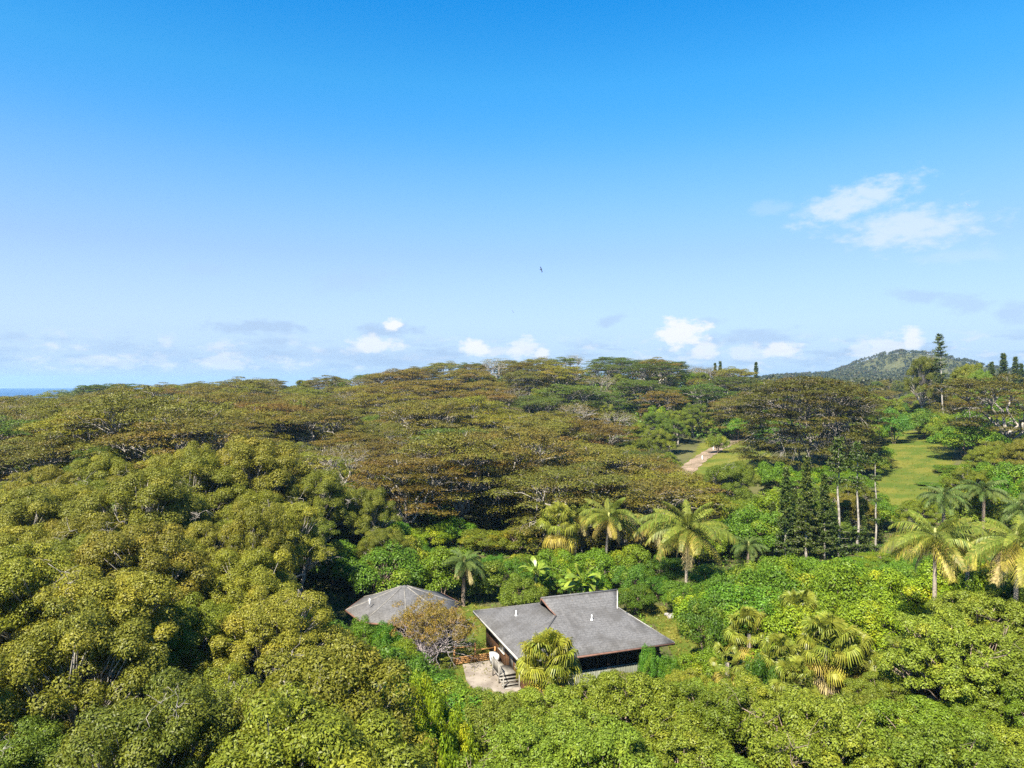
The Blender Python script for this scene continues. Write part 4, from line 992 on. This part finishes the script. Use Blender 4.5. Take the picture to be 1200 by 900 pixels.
def near_left(px, d, r_):
    edge = np.interp(d, [20, 40, 55, 72, 100], [430, 400, 345, 350, 425])
    if px > edge: return None
    top = NEAR_TOP if d < 62 else MID_TOP
    u = r_.random()
    w_ = 'at the back of the foreground wood below the albizias' if d > 72 else 'beside the thicket near the cottage' if px > 300 and d > 48 else 'in the middle of the foreground wood' if d > 48 else 'in the nearest rows of the foreground wood'
    if u < .62: return dict(OL, size=(.72, 1.28), label=f'olive-green broadleaf tree {w_}', group=f'olive broadleaf trees {w_}', tint=(1, 1, 1), top=top, min=.55)
    if u < .88: return dict(OL, size=(.72, 1.25), label=f'yellowish broadleaf tree {w_}', group=f'yellowish broadleaf trees {w_}', tint=(1.0, 1.07, .86), top=top, min=.55)
    return dict(OL, size=(.7, 1.0), label=f'darker green broadleaf tree {w_}', group=f'darker broadleaf trees {w_}', tint=(.7, .92, .9), top=top, min=.5)
CNT['left'] = scatter(1, 9000, (-150, 470), (28, 97), lambda d: 5.7, near_left, 130)
def near_right(px, d, r_):
    if px < np.interp(d, [20, 42, 56], [560, 560, 640]): return None
    top = NEAR_TOP
    w_ = 'close below the house front' if px < 800 and d > 40 else 'well below the house front' if px < 800 else 'close below the fan palms' if px < 1010 and d > 40 else 'well below the fan palms' if px < 1010 else 'on the bank under the yellow-fronded coconut palms'
    u = r_.random(); base = dict(name='umbrella_tree', protos=UM, cat='tree', top=top, min=.45)
    if u < .74: return dict(base, size=(.85, 1.1), label=f'mid-green domed umbrella tree {w_}', group=f'mid-green umbrella trees {w_}', tint=(1, 1, 1))
    if u < .90: return dict(base, size=(.8, 1.0), label=f'lighter yellow-green umbrella tree {w_}', group=f'lighter umbrella trees {w_}', tint=(1.12, 1.12, .8))
    return dict(base, size=(.7, .9), label=f'dull olive umbrella tree {w_}', group=f'dull umbrella trees {w_}', tint=(.92, .93, .8))
CNT['right'] = scatter(2, 9000, (540, 1330), (29, 57), lambda d: 4.1, near_right, 150)
SHT = [('lime', (1.15, 1.15, .6)), ('bright green', (.84, 1.02, .7)), ('deep green', (.56, .78, .6)), ('olive', (1.1, 1.0, .95))]
def shr(where, weights, top, size, mn=.4, k=1.0):
    def f(px, d, r_):
        i = r_.choices(range(4), weights)[0]; n, t = SHT[i]
        return dict(name='leafy_shrub', protos=SH, cat='shrub', size=size, label=f'{n} leafy shrub {where}', group=f'{n} shrubs {where}', tint=t, top=top, min=mn, k=k)
    return f
_dk = shr('in the thicket in front of the cottage', (.4, 2, 7, .6), NEAR_TOP, (.8, 1.6)); _lm = shr('in the thicket in front of the patio', (5, 4, 1.5, .6), NEAR_TOP, (.8, 1.6))
CNT['s1'] = scatter(3, 2800, (345, 640), (22, 62), lambda d: 3.7, lambda px, d, r_: _lm(px, d, r_) if px > 470 and d < 50 else _dk(px, d, r_), 60)
CNT['s2'] = scatter(4, 3500, (380, 830), (78, 119), lambda d: 4.3, shr('in the thicket behind the buildings', (1, 3, 4, 3), MID_TOP, (.9, 1.8)), 85)
CNT['s3'] = scatter(5, 3500, (800, 1330), (57, 103), lambda d: 4.3, shr('in the thicket right of the house', (4, 5, 2, 2), MID_TOP, (.9, 1.8)), 75)
CNT['s3b'] = scatter(15, 1200, (640, 830), (57, 70), lambda d: 2.6, shr('close to the front of the house', (1, 4, 3, 1), NEAR_TOP, (.3, .7), .25), 14)
# albizia forest
ALB = [('olive', (1.0, 1.0, 1.0)), ('rusty', (1.06, .90, .95)), ('deep green', (.60, .92, .75)), ('yellow-green', (1.2, 1.25, .8))]
def alb(px, d, r_):
    w = [5, 2.4, 1.5, 2]
    if px > 655 and d > 165: w = [1.8, 1.2, 10, 1]
    if px < 330: w = [5, 2.2, 1, 2.4]
    if 480 < px < 660 and 130 < d < 230: w = [4, 1.5, .6, 5]
    i = r_.choices(range(4), w)[0]; n, t = ALB[i]
    if px < 415 and d < 103: return None
    if 478 < px < 612 and d < 119: return None
    if px > 770 and d < 128 or (735 < px < 865 and 160 < d < 250): return None
    top = [(-100, 478), (60, 474), (180, 462), (300, 452), (560, 425), (690, 480), (790, 556), (838, 556), (870, 500), (1300, 440)] if d < 205 else None
    if d > 205: top = [(-60, 470), (0, 467), (60, 461), (140, 449), (300, 443), (350, 436), (420, 441), (480, 430), (540, 420), (620, 417), (700, 413), (780, 418), (810, 424), (850, 431), (900, 438), (1300, 440)]
    q_ = r_.random()
    h_ = 'at the foot of the slope' if d < 150 else 'halfway up the slope' if d < 225 else 'high on the slope' if d < 295 else 'on the ridge crest'
    w_ = 'on the seaward side' if px < 250 else 'beyond the foreground wood' if px < 420 else 'beyond the cottage and house' if px < 690 else 'towards the gravel drive'
    if q_ < .10 and not (px > 740 and d < 160): return dict(name='albizia_tree', protos=ALD, cat='tree', size=(.75, 1.0), label=f'thin half-bare albizia {h_} {w_}', group=f'half-bare albizias {h_} {w_}', tint=(1, .95, .9), top=top, min=.35, k=.8)
    if q_ < .22: return dict(name='broadleaf_tree', protos=BL, cat='tree', size=(.7, 1.05), label=f'rounded green broadleaf tree {h_} {w_}', group=f'rounded broadleaf trees {h_} {w_}', tint=(.62, .84, .7) if q_ < .17 else (.9, .98, .8), top=top, min=.35, k=.75)
    return dict(name='albizia_tree', protos=AL, cat='tree', size=(.72, 1.15), label=f'{n} flat-topped albizia {h_} {w_}', group=f'{n} albizias {h_} {w_}', tint=t, top=top, min=.35, wide=1.12)
CNT['alb'] = scatter(6, 9000, (-60, 872), (100, 345), lambda d: 8.8 + 5.8 * (d - 100) / 245, alb, 360)
# right-hand slope: mixed trees round pasture and drive
def mixr(px, d, r_):
    top = BACK_TOP if d < 190 else None
    if 765 < px < 850 and 150 < d < 235: return None
    if 775 < px < 905 and d < 190: top = [(700, 540), (790, 556), (900, 560)]
    u = r_.random()
    if u < (.22 if d > 190 else .05): return dict(name='albizia_tree', protos=AL, cat='tree', size=(.55, .85), label='small layered albizia among mixed trees near the pasture', group='small albizias near the pasture', tint=(.9, .9, .9), top=top, min=.3, k=1.2)
    if u < .42: return dict(name='broadleaf_tree', protos=BL, cat='tree', size=(.55, .95), label='bright green broadleaf tree among mixed trees near the pasture', group='bright broadleaf trees near the pasture', tint=(.75, .98, .7), top=top, min=.3)
    if u < .54: return dict(name='broadleaf_tree', protos=BL, cat='tree', size=(.55, .95), label='olive broadleaf tree among mixed trees near the pasture', group='olive broadleaf trees near the pasture', tint=(.95, .92, .9), top=top, min=.3)
    return shr('among mixed trees near the pasture', (3, 4, 2, 2), top, (1.1, 2.1), .4, .8)(px, d, r_)
CNT['mixr'] = scatter(7, 5000, (770, 1300), (103, 345), lambda d: 5.6 + 4 * (d - 100) / 245, mixr, 300)
def farm(px, d, r_):
    u = r_.random(); b = dict(name='broadleaf_tree', protos=BL, cat='tree', size=(.7, 1.0))
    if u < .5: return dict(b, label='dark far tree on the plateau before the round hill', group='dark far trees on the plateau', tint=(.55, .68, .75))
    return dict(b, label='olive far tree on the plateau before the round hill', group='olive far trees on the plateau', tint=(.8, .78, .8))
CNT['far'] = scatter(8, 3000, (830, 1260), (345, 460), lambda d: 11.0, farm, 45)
print('COUNTS', CNT)

# far woods beyond, one mass
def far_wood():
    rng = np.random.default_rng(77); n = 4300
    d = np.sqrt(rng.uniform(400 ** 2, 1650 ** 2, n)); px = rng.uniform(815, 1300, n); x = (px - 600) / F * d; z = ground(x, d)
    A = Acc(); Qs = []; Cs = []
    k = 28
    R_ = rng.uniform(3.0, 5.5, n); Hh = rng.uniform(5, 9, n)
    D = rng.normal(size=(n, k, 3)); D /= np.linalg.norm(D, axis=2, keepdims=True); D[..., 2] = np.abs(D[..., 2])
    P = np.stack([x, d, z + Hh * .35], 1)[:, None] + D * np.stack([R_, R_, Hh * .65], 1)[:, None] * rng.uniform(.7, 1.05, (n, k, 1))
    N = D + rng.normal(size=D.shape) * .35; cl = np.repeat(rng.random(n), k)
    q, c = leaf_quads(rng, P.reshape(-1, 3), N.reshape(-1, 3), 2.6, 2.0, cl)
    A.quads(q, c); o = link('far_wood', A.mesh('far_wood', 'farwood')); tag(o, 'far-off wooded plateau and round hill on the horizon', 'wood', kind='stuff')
far_wood()
# understorey and grass tufts
def undergrowth():
    rng = np.random.default_rng(78); n = 60000
    d = np.sqrt(rng.uniform(18 ** 2, 130 ** 2, n)); px = rng.uniform(-80, 1280, n); x = (px - 600) / F * d
    m = np.ones(n, bool)
    for poly in KEEP: m &= ~inside(poly, x, d)
    x = x[m]; d = d[m]; z = ground(x, d)
    P = np.stack([x, d, z + rng.uniform(.05, .7, len(x))], 1); N = rng.normal(size=P.shape) * .6 + np.array([0, 0, 1])
    q, c = leaf_quads(rng, P, N, .40, .18, rng.random(len(P))); A = Acc(); A.quads(q, c)
    n = 3800; d = np.sqrt(rng.uniform(122 ** 2, 375 ** 2, n)); px = rng.uniform(-60, 900, n); x = (px - 600) / F * d; m = np.ones(n, bool)
    for poly in OPEN: m &= ~inside(poly, x, d)
    m &= ~((px > 770) & (d < 235)); x = x[m]; d = d[m]; n = len(x); z = ground(x, d); k = 30
    D = rng.normal(size=(n, k, 3)); D /= np.linalg.norm(D, axis=2, keepdims=True); D[..., 2] = np.abs(D[..., 2]); r_ = rng.uniform(1.5, 3.2, n)
    P = np.stack([x, d, z], 1)[:, None] + D * np.stack([r_, r_, r_ * 1.35], 1)[:, None]; N = D + rng.normal(size=D.shape) * .35
    q, c = leaf_quads(rng, P.reshape(-1, 3), N.reshape(-1, 3), 1.0, .5, np.repeat(rng.random(n), k)); A.quads(q, c)
    tag(link('undergrowth', A.mesh('undergrowth', 'shrub'), color=(.7, .85, .8)), 'low leafy undergrowth beneath the trees', 'undergrowth', kind='stuff')
    Qs = []; Cs = []
    for poly, cnt in zip(OPEN, (2600, 2200, 9000, 6000)):
        xs = [p[0] for p in poly]; ys = [p[1] for p in poly]
        X = rng.uniform(min(xs) - 1, max(xs) + 1, cnt); Y = rng.uniform(min(ys) - 1, max(ys) + 1, cnt); i = inside(poly, X, Y)
        for j in range(2): i &= ~inside(KEEP[j], X, Y) | (j == 0)
        X = X[i]; Y = Y[i]; pz = ground(X, Y); P = np.stack([X, Y, pz + .12], 1); N = rng.normal(size=P.shape) + np.array([0, -.2, .5])
        q, c = leaf_quads(rng, P, N, .34, .10, rng.random(len(P))); Qs.append(q); Cs.append(c)
    A = Acc(); A.quads(np.concatenate(Qs), np.concatenate(Cs)); tag(link('grass_tufts', A.mesh('grass_tufts', 'grasses')), 'tufts of grass on the lawns and pasture', 'grass', kind='stuff')
undergrowth()

# ------------------------------------------------------------------ small things
def boulder(px, d, r, label, seed, dz=0):
    g = G(px, d); bm2 = bmesh.new(); bmesh.ops.create_icosphere(bm2, subdivisions=3, radius=r); rg = np.random.default_rng(seed); a = rg.normal(size=(5, 3)); 
    for v in bm2.verts:
        q = v.co.normalized(); f = 1 + sum(.10 * math.sin(3.1 * q.dot(Vector(w)) + i) for i, w in enumerate(a)); v.co = v.co * f; v.co.z *= .62
    me2 = bpy.data.meshes.new('boulder'); bm2.to_mesh(me2); bm2.free(); me2.materials.append(M['rock']); tag(link('boulder', me2, loc=(g.x, g.y, g.z + r * .3 + dz)), label, 'rock')
boulder(787, 77, .5, 'pale boulder in the dry grass behind the house corner', 1)
boulder(781, 78, .3, 'small pale boulder next to the larger one behind the house corner', 2)
for px, d, lab in ((823, 196, 'white marker post on the near side of the gravel drive'), (836, 215, 'white marker post farther along the gravel drive')):
    g = G(px, d); o = empty('marker_post', g); tag(o, lab, 'post')
    c = Acc(); c.box(-.11, .11, -.11, .11, -.3, 1.15); part('shaft', c, 'white', o)
    c = Acc(); c.add([(-.15, -.15, 1.152), (.15, -.15, 1.152), (.15, .15, 1.152), (-.15, .15, 1.152), (0, 0, 1.3)], [(3, 2, 1, 0), (0, 1, 4), (1, 2, 4), (2, 3, 4), (3, 0, 4)]); part('cap', c, 'white', o)
def bird(px, py, d, span, mat, label, rot):
    x = (px - 600) / F * d; o = empty('bird', (x, d, topz(py, d))); o.rotation_euler = rot; tag(o, label, 'bird')
    s = span; A = Acc(); A.tube([(0, .30 * s, .01 * s), (0, .25 * s, .015 * s), (0, .20 * s, .02 * s), (0, .05 * s, 0), (0, -.10 * s, 0), (0, -.18 * s, .01 * s)], [.006 * s, .025 * s, .04 * s, .065 * s, .05 * s, .015 * s], 8)
    part('body', A, mat, o, True)
    for sg in (-1, 1):
        A = Acc(); pr = [(0.03, .12, .01), (.22, .16, .07), (.40, .08, .06), (.52, -.06, .03)]; tr_ = [(0.03, -.06, .0), (.22, -.05, .05), (.38, -.07, .045), (.52, -.075, .03)]
        vs_ = [(sg * a * s, b * s, c * s) for a, b, c in pr] + [(sg * a * s, b * s, c * s) for a, b, c in tr_] + [(sg * a * s, b * s, (c - .012) * s) for a, b, c in pr] + [(sg * a * s, b * s, (c - .012) * s) for a, b, c in tr_]
        A.add(vs_, [(i, i + 1, i + 5, i + 4) for i in range(3)] + [(i + 8, i + 12, i + 13, i + 9) for i in range(3)] + [(i, i + 8, i + 9, i + 1) for i in range(3)] + [(i + 4, i + 5, i + 13, i + 12) for i in range(3)]); part('wing', A, mat, o)
    A = Acc(); A.add([(-.02 * s, -.14 * s, 0), (.02 * s, -.14 * s, 0), (.07 * s, -.33 * s, 0), (-.07 * s, -.33 * s, 0), (0, -.2 * s, .02 * s)], [(0, 1, 4), (1, 2, 4), (2, 3, 4), (3, 0, 4), (3, 2, 1, 0)]); part('tail', A, mat, o)
bird(634, 316, 45, .42, 'bird_dark', 'dark bird banking steeply high above the wooded ridge', (R(20), R(72), R(-20)))
bird(601, 365, 90, .45, 'bird_grey', 'small pale bird flying lower than the dark bird', (R(10), R(60), R(30)))
bird(1134, 240, 60, .55, 'bird_grey', 'faint grey bird gliding beside the wispy white clouds', (R(10), R(45), R(-40)))

# ------------------------------------------------------------------ haze
def haze():
    m, g, out = newmat('haze'); v = g.new('ShaderNodeVolumePrincipled'); v.inputs['Color'].default_value = (.42, .70, 1.0, 1); v.inputs['Density'].default_value = .00010; v.inputs['Anisotropy'].default_value = .2
    g.l.new(v.outputs[0], out.inputs['Volume']); m.cycles.volume_sampling = 'EQUIANGULAR'; m.cycles.homogeneous_volume = True
    A = Acc(); A.box(-9300, 9300, -9300, 9300, -100, 118); o = link('haze', A.mesh('haze', m)); tag(o, 'thin blue sea air over the land', 'haze', kind='stuff')
haze()
